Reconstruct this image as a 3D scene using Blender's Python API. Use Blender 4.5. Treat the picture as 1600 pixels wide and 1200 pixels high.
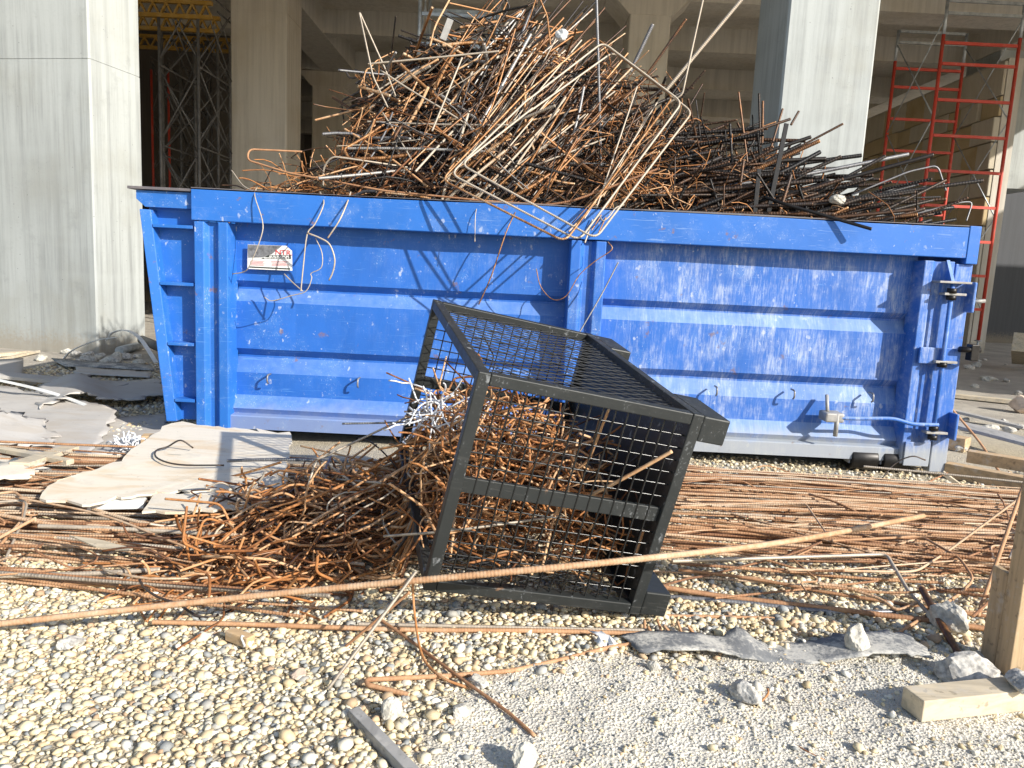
import bpy, math, random
import numpy as np
from mathutils import Vector, Matrix

random.seed(11)
rng = np.random.default_rng(11)
scene = bpy.context.scene
for o in list(bpy.data.objects):
    bpy.data.objects.remove(o)

# ------------------------------------------------------------------ camera
FPX, CAMH = 1200.0, 1.40                       # focal length in pixels of a 1600 px wide frame
PITCH, ROLL = math.radians(8.5), math.radians(2.85)
CAM = np.array([0.0, 0.0, CAMH])
_R0 = np.array([1.0, 0, 0]); _F = np.array([0, math.cos(PITCH), -math.sin(PITCH)]); _U0 = np.array([0, math.sin(PITCH), math.cos(PITCH)])
_R = math.cos(ROLL) * _R0 + math.sin(ROLL) * _U0
_U = -math.sin(ROLL) * _R0 + math.cos(ROLL) * _U0
cd = bpy.data.cameras.new('camera')
cd.sensor_width = 36.0
cd.lens = 36.0 * FPX / 1600.0
cd.clip_start, cd.clip_end = 0.05, 1000
cam = bpy.data.objects.new('camera', cd)
scene.collection.objects.link(cam)
cam.matrix_world = Matrix(((_R[0], _U[0], -_F[0], CAM[0]), (_R[1], _U[1], -_F[1], CAM[1]), (_R[2], _U[2], -_F[2], CAM[2]), (0, 0, 0, 1)))
scene.camera = cam

# ------------------------------------------------------------------ light
SUN_AZ, SUN_EL = math.radians(52), math.radians(27.5)     # azimuth from -Y (behind the camera) towards +X
SUNV = Vector((math.sin(SUN_AZ) * math.cos(SUN_EL), -math.cos(SUN_AZ) * math.cos(SUN_EL), math.sin(SUN_EL)))
world = bpy.data.worlds.new('World')
scene.world = world
world.use_nodes = True
wn = world.node_tree
sky = wn.nodes.new('ShaderNodeTexSky')
sky.sky_type = 'NISHITA'
sky.sun_disc = False
sky.sun_elevation = SUN_EL
sky.sun_rotation = math.atan2(SUNV.x, SUNV.y)
wn.links.new(sky.outputs[0], wn.nodes['Background'].inputs[0])
wn.nodes['Background'].inputs[1].default_value = 0.125
sl = bpy.data.lights.new('sun', 'SUN')
sl.energy = 5.0
sl.angle = math.radians(0.55)
sl.color = (1.0, 0.95, 0.87)
so = bpy.data.objects.new('sun', sl)
scene.collection.objects.link(so)
so.rotation_euler = (-SUNV).to_track_quat('-Z', 'Y').to_euler()
vs = scene.view_settings
vs.view_transform = 'Standard'
vs.look = 'None'
vs.exposure = 0.52
vs.gamma = 1.0
vs.use_curve_mapping = False

# ------------------------------------------------------------------ pixel -> place helpers
def ray(x, y):
    return _F + _R * (x - 800) / FPX + _U * (600 - y) / FPX
def atY(x, y, Y):
    d = ray(x, y)
    return CAM + d * (Y / d[1])
def atZ(x, y, z=0.0):
    d = ray(x, y)
    return CAM + d * ((z - CAMH) / d[2])

# ------------------------------------------------------------------ noise
def vnoise(x, y, scale, seed):
    g = np.random.default_rng(seed).random((64, 64))
    u, v = np.asarray(x) / scale, np.asarray(y) / scale
    iu, iv = np.floor(u).astype(int), np.floor(v).astype(int)
    fu, fv = u - iu, v - iv
    fu, fv = fu * fu * (3 - 2 * fu), fv * fv * (3 - 2 * fv)
    a, b = g[iu % 64, iv % 64], g[(iu + 1) % 64, iv % 64]
    c, d = g[iu % 64, (iv + 1) % 64], g[(iu + 1) % 64, (iv + 1) % 64]
    return (a * (1 - fu) + b * fu) * (1 - fv) + (c * (1 - fu) + d * fu) * fv - 0.5

def dust_mask(x, y):
    """1 where the ground is crushed concrete dust, 0 where it is river gravel."""
    x, y = np.asarray(x, float), np.asarray(y, float)
    n = vnoise(x, y, 0.35, 5) * 0.5 + vnoise(x, y, 0.12, 6) * 0.25
    a = (x + 0.36 - 0.12 * (y - 2) + n * 0.5) / 0.22
    b = (2.72 + 0.10 * x - y + n * 0.35) / 0.2
    b2 = (2.95 - y + n * 0.3) / 0.15
    right = np.clip((x - 0.7) / 0.4, 0, 1)
    b = b * (1 - right) + b2 * right
    return np.clip(a, 0, 1) * np.clip(b, 0, 1)

def ground_z(x, y):
    x, y = np.asarray(x, float), np.asarray(y, float)
    near = np.clip((9 - y) / 3, 0, 1) * np.clip((y - 0.5), 0, 1)
    m = dust_mask(x, y)
    z = vnoise(x, y, 0.9, 1) * 0.03 + vnoise(x, y, 0.3, 2) * 0.014
    z = z + m * (vnoise(x, y, 0.11, 3) * 0.016 + vnoise(x, y, 0.045, 4) * 0.012 + 0.008)
    return z * near

# ------------------------------------------------------------------ object helpers
COL = scene.collection
def tag(o, label=None, cat=None, group=None, kind=None):
    if label: o['label'] = label
    if cat: o['category'] = cat
    if group: o['group'] = group
    if kind: o['kind'] = kind
    return o

def empty(name, loc=(0, 0, 0), label=None, cat=None, group=None, kind=None):
    o = bpy.data.objects.new(name, None)
    COL.objects.link(o)
    o.empty_display_size = 0.1
    o.location = loc
    o.matrix_world = Matrix.Translation(loc)
    return tag(o, label, cat, group, kind)

def link(name, me, material, parent=None):
    o = bpy.data.objects.new(name, me)
    COL.objects.link(o)
    if material is not None and not me.materials:
        me.materials.append(material)
    if parent is not None:
        o.parent = parent
        o.matrix_parent_inverse = parent.matrix_world.inverted()
    return o

def fast_mesh(name, verts, faces, smooth=True, attrs=None):
    """faces: (M,k) int array."""
    verts = np.asarray(verts, np.float32)
    faces = np.asarray(faces, np.int32)
    me = bpy.data.meshes.new(name)
    me.vertices.add(len(verts))
    me.vertices.foreach_set('co', verts.ravel())
    m, k = faces.shape
    me.loops.add(m * k)
    me.loops.foreach_set('vertex_index', faces.ravel())
    me.polygons.add(m)
    me.polygons.foreach_set('loop_start', np.arange(0, m * k, k, dtype=np.int32))
    me.polygons.foreach_set('use_smooth', np.full(m, smooth, bool))
    for an, arr in (attrs or {}).items():
        arr = np.asarray(arr, np.float32)
        if arr.ndim == 2:
            a = me.attributes.new(an, 'FLOAT_COLOR', 'POINT')
            a.data.foreach_set('color', np.hstack([arr, np.ones((len(arr), 1), np.float32)]).ravel())
        else:
            a = me.attributes.new(an, 'FLOAT', 'POINT')
            a.data.foreach_set('value', arr)
    me.update()
    me.validate()
    return me

class MB:
    """collects polygons (any size) and builds one mesh object"""
    def __init__(self):
        self.v, self.f, self.s = [], [], []
    def add(self, vs, fs, smooth=False):
        b = len(self.v)
        self.v += [tuple(map(float, p)) for p in vs]
        for q in fs:
            self.f.append([b + i for i in q]); self.s.append(smooth)
        return self
    def box(self, x0, x1, y0, y1, z0, z1):
        return self.add([(x0, y0, z0), (x1, y0, z0), (x1, y1, z0), (x0, y1, z0), (x0, y0, z1), (x1, y0, z1), (x1, y1, z1), (x0, y1, z1)],
                        [(0, 3, 2, 1), (4, 5, 6, 7), (0, 1, 5, 4), (1, 2, 6, 5), (2, 3, 7, 6), (3, 0, 4, 7)])
    def bar(self, a, b, w, h, up=(0, 0, 1)):
        """box beam from a to b with width w (sideways) and height h"""
        a, b = Vector(a), Vector(b)
        t = (b - a).normalized(); u = Vector(up)
        s = t.cross(u)
        if s.length < 1e-4: s = t.cross(Vector((1, 0, 0)))
        s.normalize(); u = s.cross(t)
        vs = []
        for p in (a, b):
            for i, j in ((-1, -1), (1, -1), (1, 1), (-1, 1)):
                vs.append(p + s * (w / 2 * i) + u * (h / 2 * j))
        return self.add(vs, [(3, 2, 1, 0), (4, 5, 6, 7), (0, 1, 5, 4), (1, 2, 6, 5), (2, 3, 7, 6), (3, 0, 4, 7)])
    def cyl(self, a, b, r, n=10, r2=None):
        a, b = Vector(a), Vector(b)
        t = (b - a).normalized()
        s = t.orthogonal().normalized(); u = t.cross(s)
        r2 = r if r2 is None else r2
        vs = [a + (s * math.cos(2 * math.pi * i / n) + u * math.sin(2 * math.pi * i / n)) * r for i in range(n)]
        vs += [b + (s * math.cos(2 * math.pi * i / n) + u * math.sin(2 * math.pi * i / n)) * r2 for i in range(n)]
        base = len(self.v)
        self.add(vs, [(i, (i + 1) % n, n + (i + 1) % n, n + i) for i in range(n)], True)
        self.f.append([base + i for i in reversed(range(n))]); self.s.append(False)
        self.f.append([base + n + i for i in range(n)]); self.s.append(False)
        return self
    def prism(self, poly, z0, z1):
        """poly: (x,y) list, extruded along z"""
        n = len(poly)
        vs = [(x, y, z0) for x, y in poly] + [(x, y, z1) for x, y in poly]
        return self.add(vs, [tuple(reversed(range(n))), tuple(range(n, 2 * n))] + [(i, (i + 1) % n, n + (i + 1) % n, n + i) for i in range(n)])
    def prof(self, pts, x0, x1):
        """open profile of (y,z) points swept along x"""
        n = len(pts)
        vs = [(x0, y, z) for y, z in pts] + [(x1, y, z) for y, z in pts]
        return self.add(vs, [(i, i + 1, n + i + 1, n + i) for i in range(n - 1)])
    def build(self, name, material, parent=None, bevel=0.0):
        me = bpy.data.meshes.new(name)
        me.from_pydata(self.v, [], self.f)
        me.polygons.foreach_set('use_smooth', np.array(self.s, bool))
        me.update()
        o = link(name, me, material, parent)
        if bevel:
            md = o.modifiers.new('bevel', 'BEVEL')
            md.width = bevel; md.segments = 2; md.limit_method = 'ANGLE'; md.angle_limit = math.radians(40)
        return o

# ------------------------------------------------------------------ materials
def new_mat(name):
    m = bpy.data.materials.new(name)
    m.use_nodes = True
    return m, m.node_tree, m.node_tree.nodes['Principled BSDF']

class NT:
    def __init__(self, nt):
        self.nt = nt
    def n(self, t, **kw):
        x = self.nt.nodes.new(t)
        for k, v in kw.items(): setattr(x, k, v)
        return x
    def l(self, a, b): self.nt.links.new(a, b)
    def setin(self, sock, v):
        if hasattr(v, 'links') or isinstance(v, bpy.types.NodeSocket): self.l(v, sock)
        else: sock.default_value = v
    def coord(self, which='Object', scale=None):
        c = self.n('ShaderNodeTexCoord').outputs[which]
        if scale is not None:
            mp = self.n('ShaderNodeMapping'); self.l(c, mp.inputs['Vector']); mp.inputs['Scale'].default_value = scale
            c = mp.outputs[0]
        return c
    def noise(self, vec, scale, detail=4, rough=0.55, dist=0.0):
        x = self.n('ShaderNodeTexNoise'); self.l(vec, x.inputs['Vector'])
        x.inputs['Scale'].default_value = scale; x.inputs['Detail'].default_value = detail
        x.inputs['Roughness'].default_value = rough; x.inputs['Distortion'].default_value = dist
        return x.outputs['Fac']
    def voro(self, vec, scale, feature='F1', out='Distance'):
        x = self.n('ShaderNodeTexVoronoi', feature=feature); self.l(vec, x.inputs['Vector']); x.inputs['Scale'].default_value = scale
        return x.outputs[out]
    def math(self, op, a, b=0.0, clamp=False):
        x = self.n('ShaderNodeMath', operation=op, use_clamp=clamp)
        self.setin(x.inputs[0], a); self.setin(x.inputs[1], b)
        return x.outputs[0]
    def ramp(self, fac, lo, hi):
        x = self.n('ShaderNodeMapRange', interpolation_type='SMOOTHSTEP'); self.setin(x.inputs[0], fac)
        x.inputs[1].default_value = lo; x.inputs[2].default_value = hi
        return x.outputs[0]
    def mix(self, fac, a, b):
        x = self.n('ShaderNodeMix', data_type='RGBA'); self.setin(x.inputs[0], fac)
        for s, v in ((x.inputs[6], a), (x.inputs[7], b)):
            if isinstance(v, (tuple, list)): s.default_value = (*v[:3], 1)
            else: self.l(v, s)
        return x.outputs[2]
    def crampc(self, fac, stops):
        x = self.n('ShaderNodeValToRGB'); self.setin(x.inputs[0], fac)
        e = x.color_ramp.elements
        e[0].position, e[0].color = stops[0][0], (*stops[0][1], 1)
        e[1].position, e[1].color = stops[-1][0], (*stops[-1][1], 1)
        for p, c in stops[1:-1]:
            q = e.new(p); q.color = (*c, 1)
        return x.outputs[0]
    def attr(self, name, out='Fac'):
        return self.n('ShaderNodeAttribute', attribute_name=name).outputs[out]
    def xyz(self, vec):
        s = self.n('ShaderNodeSeparateXYZ'); self.l(vec, s.inputs[0]); return s.outputs
    def bump(self, h, strength, dist, bsdf):
        b = self.n('ShaderNodeBump'); self.l(h, b.inputs['Height']); b.inputs['Strength'].default_value = strength; b.inputs['Distance'].default_value = dist
        self.l(b.outputs[0], bsdf.inputs['Normal'])

def rust_material(name, stops, metal=0.15, rough=0.62, rib=0.014, rib_strength=0.7, rib_on=True):
    m, nt, b = new_mat(name); N = NT(nt)
    c = N.coord('Object')
    n1 = N.noise(c, 9, 5, 0.65); n2 = N.noise(c, 60, 3, 0.6); n3 = N.noise(c, 3.0, 2)
    t = N.attr('tone')
    f = N.math('ADD', N.math('MULTIPLY', n1, 0.45), N.math('MULTIPLY', t, 0.75))
    f = N.math('ADD', f, N.math('MULTIPLY', N.math('SUBTRACT', n2, 0.5), 0.45))
    f = N.math('ADD', f, N.math('MULTIPLY', N.math('SUBTRACT', n3, 0.5), 0.35))
    col = N.crampc(f, stops)
    N.l(col, b.inputs['Base Color'])
    b.inputs['Metallic'].default_value = metal
    N.l(N.math('ADD', N.math('MULTIPLY', n2, 0.3), rough - 0.12), b.inputs['Roughness'])
    h = n2
    if rib_on:
        a = N.attr('along')
        s = N.math('SINE', N.math('MULTIPLY', a, 2 * math.pi / rib))
        s = N.math('MULTIPLY', N.ramp(s, 0.1, 0.8), N.attr('rib'))
        h = N.math('ADD', N.math('MULTIPLY', n2, 0.25), s)
    N.bump(h, rib_strength, 0.002, b)
    return m

STEEL_DARK, BROWN, ORANGE, TAN = (0.022, 0.019, 0.017), (0.075, 0.032, 0.014), (0.34, 0.125, 0.034), (0.42, 0.27, 0.16)
M = {}
M['rod_mixed'] = rust_material('rod_mixed', [(0.34, (0.045, 0.042, 0.042)), (0.56, (0.06, 0.036, 0.024)), (0.72, (0.16, 0.075, 0.032)), (0.86, (0.36, 0.17, 0.06)), (1.02, (0.54, 0.40, 0.26))], metal=0.38, rough=0.40)
M['rod_orange'] = rust_material('rod_orange', [(0.20, (0.06, 0.025, 0.011)), (0.42, (0.21, 0.08, 0.026)), (0.68, (0.43, 0.18, 0.055)), (1.0, (0.60, 0.39, 0.22))], metal=0.03, rough=0.65, rib_on=False)
M['rod_dark'] = rust_material('rod_dark', [(0.25, (0.016, 0.016, 0.017)), (0.55, (0.034, 0.028, 0.024)), (0.82, (0.10, 0.05, 0.026)), (1.0, (0.22, 0.11, 0.05))], metal=0.5, rough=0.42, rib=0.022, rib_strength=1.0)
M['rod_ground'] = rust_material('rod_ground', [(0.18, (0.11, 0.05, 0.026)), (0.44, (0.29, 0.14, 0.068)), (0.70, (0.46, 0.26, 0.135)), (0.98, (0.60, 0.46, 0.32))], metal=0.03, rough=0.75)
M['rod_pale'] = rust_material('rod_pale', [(0.2, (0.12, 0.10, 0.085)), (0.5, (0.34, 0.29, 0.23)), (0.8, (0.50, 0.43, 0.34)), (1.0, (0.42, 0.26, 0.14))], metal=0.25, rough=0.5)
M['rod_grey'] = rust_material('rod_grey', [(0.2, (0.07, 0.07, 0.075)), (0.5, (0.2, 0.2, 0.21)), (0.8, (0.34, 0.33, 0.31)), (1.0, (0.3, 0.17, 0.09))], metal=0.45, rough=0.4)

def concrete(name, base, streak=0.5, blot=0.5, holes=True, bumps=0.25):
    m, nt, b = new_mat(name); N = NT(nt)
    c = N.coord('Object')
    vs_ = N.n('ShaderNodeMapping'); N.l(c, vs_.inputs[0]); vs_.inputs['Scale'].default_value = (9, 9, 0.35)
    s1 = N.noise(vs_.outputs[0], 1.0, 6, 0.7)
    n1 = N.noise(c, 0.9, 5, 0.6); n2 = N.noise(c, 24, 4, 0.6)
    dk = tuple(x * 0.66 for x in base); lt = tuple(min(1, x * 1.14) for x in base)
    col = N.mix(N.math('MULTIPLY', N.ramp(s1, 0.38, 0.72), streak), lt, dk)
    warm = (base[0] * 0.86, base[1] * 0.80, base[2] * 0.68)
    col = N.mix(N.math('MULTIPLY', N.ramp(n1, 0.45, 0.75), blot), col, warm)
    col = N.mix(N.math('MULTIPLY', N.ramp(n2, 0.55, 0.8), 0.25), col, dk)
    h = N.math('ADD', N.math('MULTIPLY', n2, 0.5), N.math('MULTIPLY', s1, 0.5))
    if holes:
        v = N.voro(c, 7.0)
        v2 = N.voro(c, 24.0)
        hole = N.math('MAXIMUM', N.math('SUBTRACT', 1.0, N.ramp(v, 0.03, 0.055)), N.math('MULTIPLY', N.math('SUBTRACT', 1.0, N.ramp(v2, 0.05, 0.10)), N.ramp(n1, 0.45, 0.6)))
        big = N.noise(c, 0.45, 3, 0.5); bnd = N.noise(N.coord('Object', (0.15, 0.15, 1.1)), 1.0, 3, 0.6)
        col = N.mix(N.math('MULTIPLY', N.ramp(big, 0.42, 0.68), 0.45), col, tuple(x * 0.74 for x in base))
        col = N.mix(N.math('MULTIPLY', N.ramp(bnd, 0.50, 0.66), 0.35), col, tuple(min(1, x * 1.2) for x in base))
        pat = N.noise(c, 3.4, 6, 0.7)
        col = N.mix(N.math('MULTIPLY', N.ramp(pat, 0.55, 0.72), 0.35), col, tuple(x * 0.66 for x in base))
        col = N.mix(N.math('MULTIPLY', hole, 0.75), col, tuple(x * 0.3 for x in base))
    zz = N.xyz(c)[2]
    low = N.math('SUBTRACT', 1.0, N.ramp(N.math('ADD', zz, N.math('MULTIPLY', N.math('SUBTRACT', n2, 0.5), 0.5)), 0.05, 0.35))
    col = N.mix(N.math('MULTIPLY', low, 0.6), col, (0.30, 0.25, 0.18))
    N.l(col, b.inputs['Base Color'])
    b.inputs['Roughness'].default_value = 0.88
    N.bump(h, bumps, 0.01, b)
    return m

M['concrete'] = concrete('concrete', (0.365, 0.385, 0.375), 0.85, 0.6)
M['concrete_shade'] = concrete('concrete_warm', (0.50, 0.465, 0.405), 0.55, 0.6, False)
M['concrete_deep_shade'] = concrete('concrete_deep_shade', (0.10, 0.09, 0.08), 0.5, 0.5, False)  # very dark base colour carries the deep interior's shade
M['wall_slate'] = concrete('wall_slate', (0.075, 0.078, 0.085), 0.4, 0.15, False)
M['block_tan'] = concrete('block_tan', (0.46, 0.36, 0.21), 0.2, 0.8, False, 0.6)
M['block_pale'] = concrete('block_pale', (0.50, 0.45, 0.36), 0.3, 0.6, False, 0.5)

def paint(name, base, worn, speck=0.35, streaks=False, rough=0.42, rusty=0.4, dust=False, scuff=0.3):
    m, nt, b = new_mat(name); N = NT(nt)
    c = N.coord('Object'); X, Y, Z = N.xyz(c)
    n1 = N.noise(c, 1.6, 5, 0.6); n2 = N.noise(c, 14, 5, 0.65); n3 = N.noise(c, 42, 3); n4 = N.noise(c, 4.2, 6, 0.7)
    col = N.mix(N.math('MULTIPLY', N.ramp(n1, 0.35, 0.7), 0.45), base, tuple(x * 0.70 for x in base))
    col = N.mix(N.math('MULTIPLY', N.ramp(n4, 0.48, 0.72), 0.30), col, worn)
    white = (0.60, 0.63, 0.66)
    # cement spatter of several sizes, broken up by noise
    wob = N.n('ShaderNodeVectorMath', operation='ADD'); nv = N.n('ShaderNodeTexNoise'); N.l(c, nv.inputs['Vector']); nv.inputs['Scale'].default_value = 26; nv.inputs['Detail'].default_value = 3
    sc_ = N.n('ShaderNodeVectorMath', operation='SCALE'); N.l(nv.outputs['Color'], sc_.inputs[0]); sc_.inputs['Scale'].default_value = 0.055
    N.l(c, wob.inputs[0]); N.l(sc_.outputs[0], wob.inputs[1]); wv = wob.outputs[0]
    sz = N.n('ShaderNodeMapping'); N.l(wv, sz.inputs[0]); sz.inputs['Scale'].default_value = (1, 1, 0.55); wv = sz.outputs[0]
    def spat(scale, lo, hi, mask):
        return N.math('MULTIPLY', N.math('SUBTRACT', 1.0, N.ramp(N.voro(wv, scale), lo, hi)), mask)
    sp = spat(38.0, 0.10, 0.20, N.ramp(n2, 0.52, 0.64)); sp2 = spat(13.0, 0.10, 0.17, N.ramp(n4, 0.46, 0.55)); sp3 = spat(80.0, 0.16, 0.30, N.ramp(n4, 0.48, 0.66))
    sp = N.math('MAXIMUM', N.math('MAXIMUM', sp, sp2), N.math('MULTIPLY', sp3, 0.7))
    col = N.mix(N.math('MULTIPLY', sp, speck * 1.15, True), col, white)
    # scratches in two directions
    for rot, seed in ((0.5, 0.0), (-0.9, 7.0), (1.45, 3.0)):
        sm = N.n('ShaderNodeMapping'); N.l(c, sm.inputs[0]); sm.inputs['Scale'].default_value = (2.6, 2.6, 60); sm.inputs['Rotation'].default_value = (0, rot, 0); sm.inputs['Location'].default_value = (seed, seed, 0)
        sc = N.noise(sm.outputs[0], 1.0, 2, 0.5, 1.6)
        col = N.mix(N.math('MULTIPLY', N.math('MULTIPLY', N.ramp(sc, 0.68, 0.72), N.ramp(n1, 0.4, 0.6)), scuff), col, worn)
    if streaks:
        # runs of cement wash down the side, heavy towards the tail
        st = N.n('ShaderNodeMapping'); N.l(c, st.inputs[0]); st.inputs['Scale'].default_value = (75, 1, 8.5)
        s1 = N.noise(st.outputs[0], 1.0, 4, 0.72, 0.5)
        st2 = N.n('ShaderNodeMapping'); N.l(c, st2.inputs[0]); st2.inputs['Scale'].default_value = (14, 1, 3.0)
        s2 = N.noise(st2.outputs[0], 1.0, 4, 0.65, 0.4)
        tail = N.math('MULTIPLY', N.ramp(X, 0.45, 1.3), 0.80)
        mid = N.math('MULTIPLY', N.ramp(X, -2.4, 0.6), 0.16)
        hgt = N.math('SUBTRACT', 1.0, N.math('MULTIPLY', N.ramp(Z, 1.5, 1.75), 0.7))
        area = N.math('MULTIPLY', N.math('ADD', tail, mid), hgt)
        area = N.math('MULTIPLY', area, N.math('ADD', 0.22, N.math('MULTIPLY', N.ramp(n4, 0.36, 0.62), 1.0)))
        w = N.math('MULTIPLY', N.ramp(N.math('ADD', N.math('MULTIPLY', s1, 0.58), N.math('MULTIPLY', s2, 0.48)), 0.46, 0.70), area)
        col = N.mix(N.math('MULTIPLY', w, 0.58), col, (0.56, 0.60, 0.66))
        film = N.math('MULTIPLY', area, N.ramp(N.noise(c, 2.6, 4), 0.3, 0.7))
        col = N.mix(N.math('MULTIPLY', film, 0.16), col, (0.42, 0.52, 0.70))
    if dust:
        # cement dust lies on the ledges of the pressed panel and splashes up from the ground
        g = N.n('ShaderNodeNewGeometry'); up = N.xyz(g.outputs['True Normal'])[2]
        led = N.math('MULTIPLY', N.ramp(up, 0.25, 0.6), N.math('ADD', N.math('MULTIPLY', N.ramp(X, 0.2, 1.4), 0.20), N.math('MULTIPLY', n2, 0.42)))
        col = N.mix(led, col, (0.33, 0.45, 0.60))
        d = N.math('SUBTRACT', 1.0, N.ramp(N.math('ADD', Z, N.math('MULTIPLY', N.math('SUBTRACT', n4, 0.5), 0.30)), 0.17, 0.33))
        d = N.math('MULTIPLY', d, N.math('ADD', 0.42, N.math('MULTIPLY', N.ramp(X, 0.0, 1.5), 0.38)))
        col = N.mix(d, col, (0.38, 0.385, 0.35))
    rs = N.math('MULTIPLY', N.ramp(N.noise(c, 5.5, 6, 0.72), 0.635, 0.69), rusty)
    col = N.mix(rs, col, (0.20, 0.11, 0.06))
    N.l(col, b.inputs['Base Color'])
    N.l(N.math('ADD', rough, N.math('MULTIPLY', n2, 0.28)), b.inputs['Roughness'])
    N.bump(N.math('ADD', N.math('MULTIPLY', n1, 1.0), N.math('MULTIPLY', n2, 0.18)), 0.3, 0.012, b)
    return m

BLUE = (0.016, 0.128, 0.50)
M['blue'] = paint('blue_paint', BLUE, (0.10, 0.27, 0.60), 0.45, True, dust=True, rusty=0.6, scuff=0.4)
M['blue_rail'] = paint('blue_rail_paint', (0.020, 0.145, 0.52), (0.20, 0.32, 0.56), 0.35, False, rusty=0.75, scuff=0.6)
M['blue_end'] = paint('blue_end_paint', (0.018, 0.140, 0.50), (0.14, 0.29, 0.58), 0.45, False, rusty=0.6, scuff=0.5)
M['blue_edge'] = paint('scuffed_edge', (0.13, 0.12, 0.13), (0.3, 0.24, 0.2), 0.2, False, rusty=0.95)
M['black'] = paint('black_paint', (0.017, 0.020, 0.020), (0.06, 0.06, 0.058), 0.26, False, rough=0.36, rusty=0.75, scuff=0.7)
M['red'] = paint('red_paint', (0.55, 0.055, 0.03), (0.5, 0.2, 0.15), 0.12, False, rusty=0.15)
M['yellow'] = paint('yellow_paint', (0.30, 0.16, 0.012), (0.5, 0.4, 0.2), 0.08, False, rusty=0.2)

def plain(name, colr, rough=0.7, metal=0.0, var=0.25, nscale=8, bump=0.15, grain=None):
    m, nt, b = new_mat(name); N = NT(nt)
    c = N.coord('Object', grain)
    n = N.noise(c, nscale, 5, 0.65)
    N.l(N.mix(N.ramp(n, 0.3, 0.75), tuple(min(1, x * (1 + var * 0.5)) for x in colr), tuple(x * (1 - var) for x in colr)), b.inputs['Base Color'])
    b.inputs['Roughness'].default_value = rough; b.inputs['Metallic'].default_value = metal
    N.bump(n, bump, 0.004, b)
    return m
M['galv'] = plain('galvanised_steel', (0.42, 0.45, 0.47), 0.45, 0.55, 0.35)
M['galv_shade'] = plain('shade_darkened_steel', (0.13, 0.125, 0.12), 0.6, 0.3, 0.4)  # steel with the gloom of the unlit bay put into its colour
M['mesh_wire'] = plain('black_wire', (0.020, 0.021, 0.021), 0.24, 0.25, 0.4)
M['strand'] = plain('black_strand', (0.055, 0.057, 0.060), 0.42, 0.35, 0.3)
M['iron'] = plain('oily_iron', (0.03, 0.028, 0.027), 0.4, 0.6, 0.5)
M['grey_metal'] = plain('dusty_grey_metal', (0.35, 0.34, 0.32), 0.6, 0.25, 0.4)
M['rock'] = plain('pale_rock', (0.54, 0.51, 0.44), 0.92, 0, 0.42, 34, 0.9)
M['rock_grey'] = plain('cement_lump', (0.50, 0.475, 0.43), 0.95, 0, 0.55, 40, 1.0)
M['rock_pink'] = plain('pinkish_stone', (0.60, 0.47, 0.36), 0.85, 0, 0.25, 12, 0.4)
M['white'] = plain('white_plastic', (0.72, 0.73, 0.72), 0.45, 0, 0.15)
M['plastic_film'] = plain('white_film', (0.74, 0.75, 0.77), 0.35, 0, 0.2)
def dusty_tarp():
    m, nt, b = new_mat('grey_membrane'); N = NT(nt)
    c = N.coord('Object'); n = N.noise(c, 5, 6, 0.7); n2 = N.noise(c, 60, 4, 0.7)
    col = N.mix(N.ramp(N.math('ADD', n, N.math('MULTIPLY', N.math('SUBTRACT', n2, 0.5), 0.5)), 0.42, 0.62), (0.17, 0.175, 0.18), (0.52, 0.50, 0.45))
    N.l(col, b.inputs['Base Color']); b.inputs['Roughness'].default_value = 0.85
    N.bump(n2, 0.6, 0.004, b)
    return m
M['tarp'] = dusty_tarp()
M['rubber'] = plain('black_rubber', (0.02, 0.02, 0.021), 0.6, 0, 0.3)

def wood(name, colr, dark=0.6, scale=(3, 34, 34), dirt=0.5):
    m, nt, b = new_mat(name); N = NT(nt)
    c = N.coord('Object', scale); co = N.coord('Object')
    g = N.noise(c, 1.0, 6, 0.65, 0.6); n = N.noise(co, 3.2, 5, 0.65); n2 = N.noise(co, 30, 3)
    col = N.mix(N.ramp(g, 0.35, 0.75), tuple(min(1, x * 1.08) for x in colr), tuple(x * dark for x in colr))
    col = N.mix(N.math('MULTIPLY', N.ramp(n, 0.5, 0.75), dirt), col, (0.34, 0.32, 0.29))
    col = N.mix(N.math('MULTIPLY', N.ramp(n2, 0.60, 0.70), 0.6), col, tuple(x * 0.35 for x in colr))
    kn = N.voro(N.coord('Object', tuple(3.5 if q_ < 5 else 7.0 for q_ in scale)), 1.0)
    col = N.mix(N.math('MULTIPLY', N.math('SUBTRACT', 1.0, N.ramp(kn, 0.05, 0.13)), 0.65), col, tuple(x * 0.4 for x in colr))
    col = N.mix(N.math('MULTIPLY', N.ramp(N.noise(co, 11, 5, 0.7), 0.52, 0.66), 0.45), col, (0.52, 0.49, 0.44))
    N.l(col, b.inputs['Base Color'])
    b.inputs['Roughness'].default_value = 0.82
    N.bump(N.math('ADD', g, N.math('MULTIPLY', n2, 0.3)), 0.35, 0.004, b)
    return m
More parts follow.
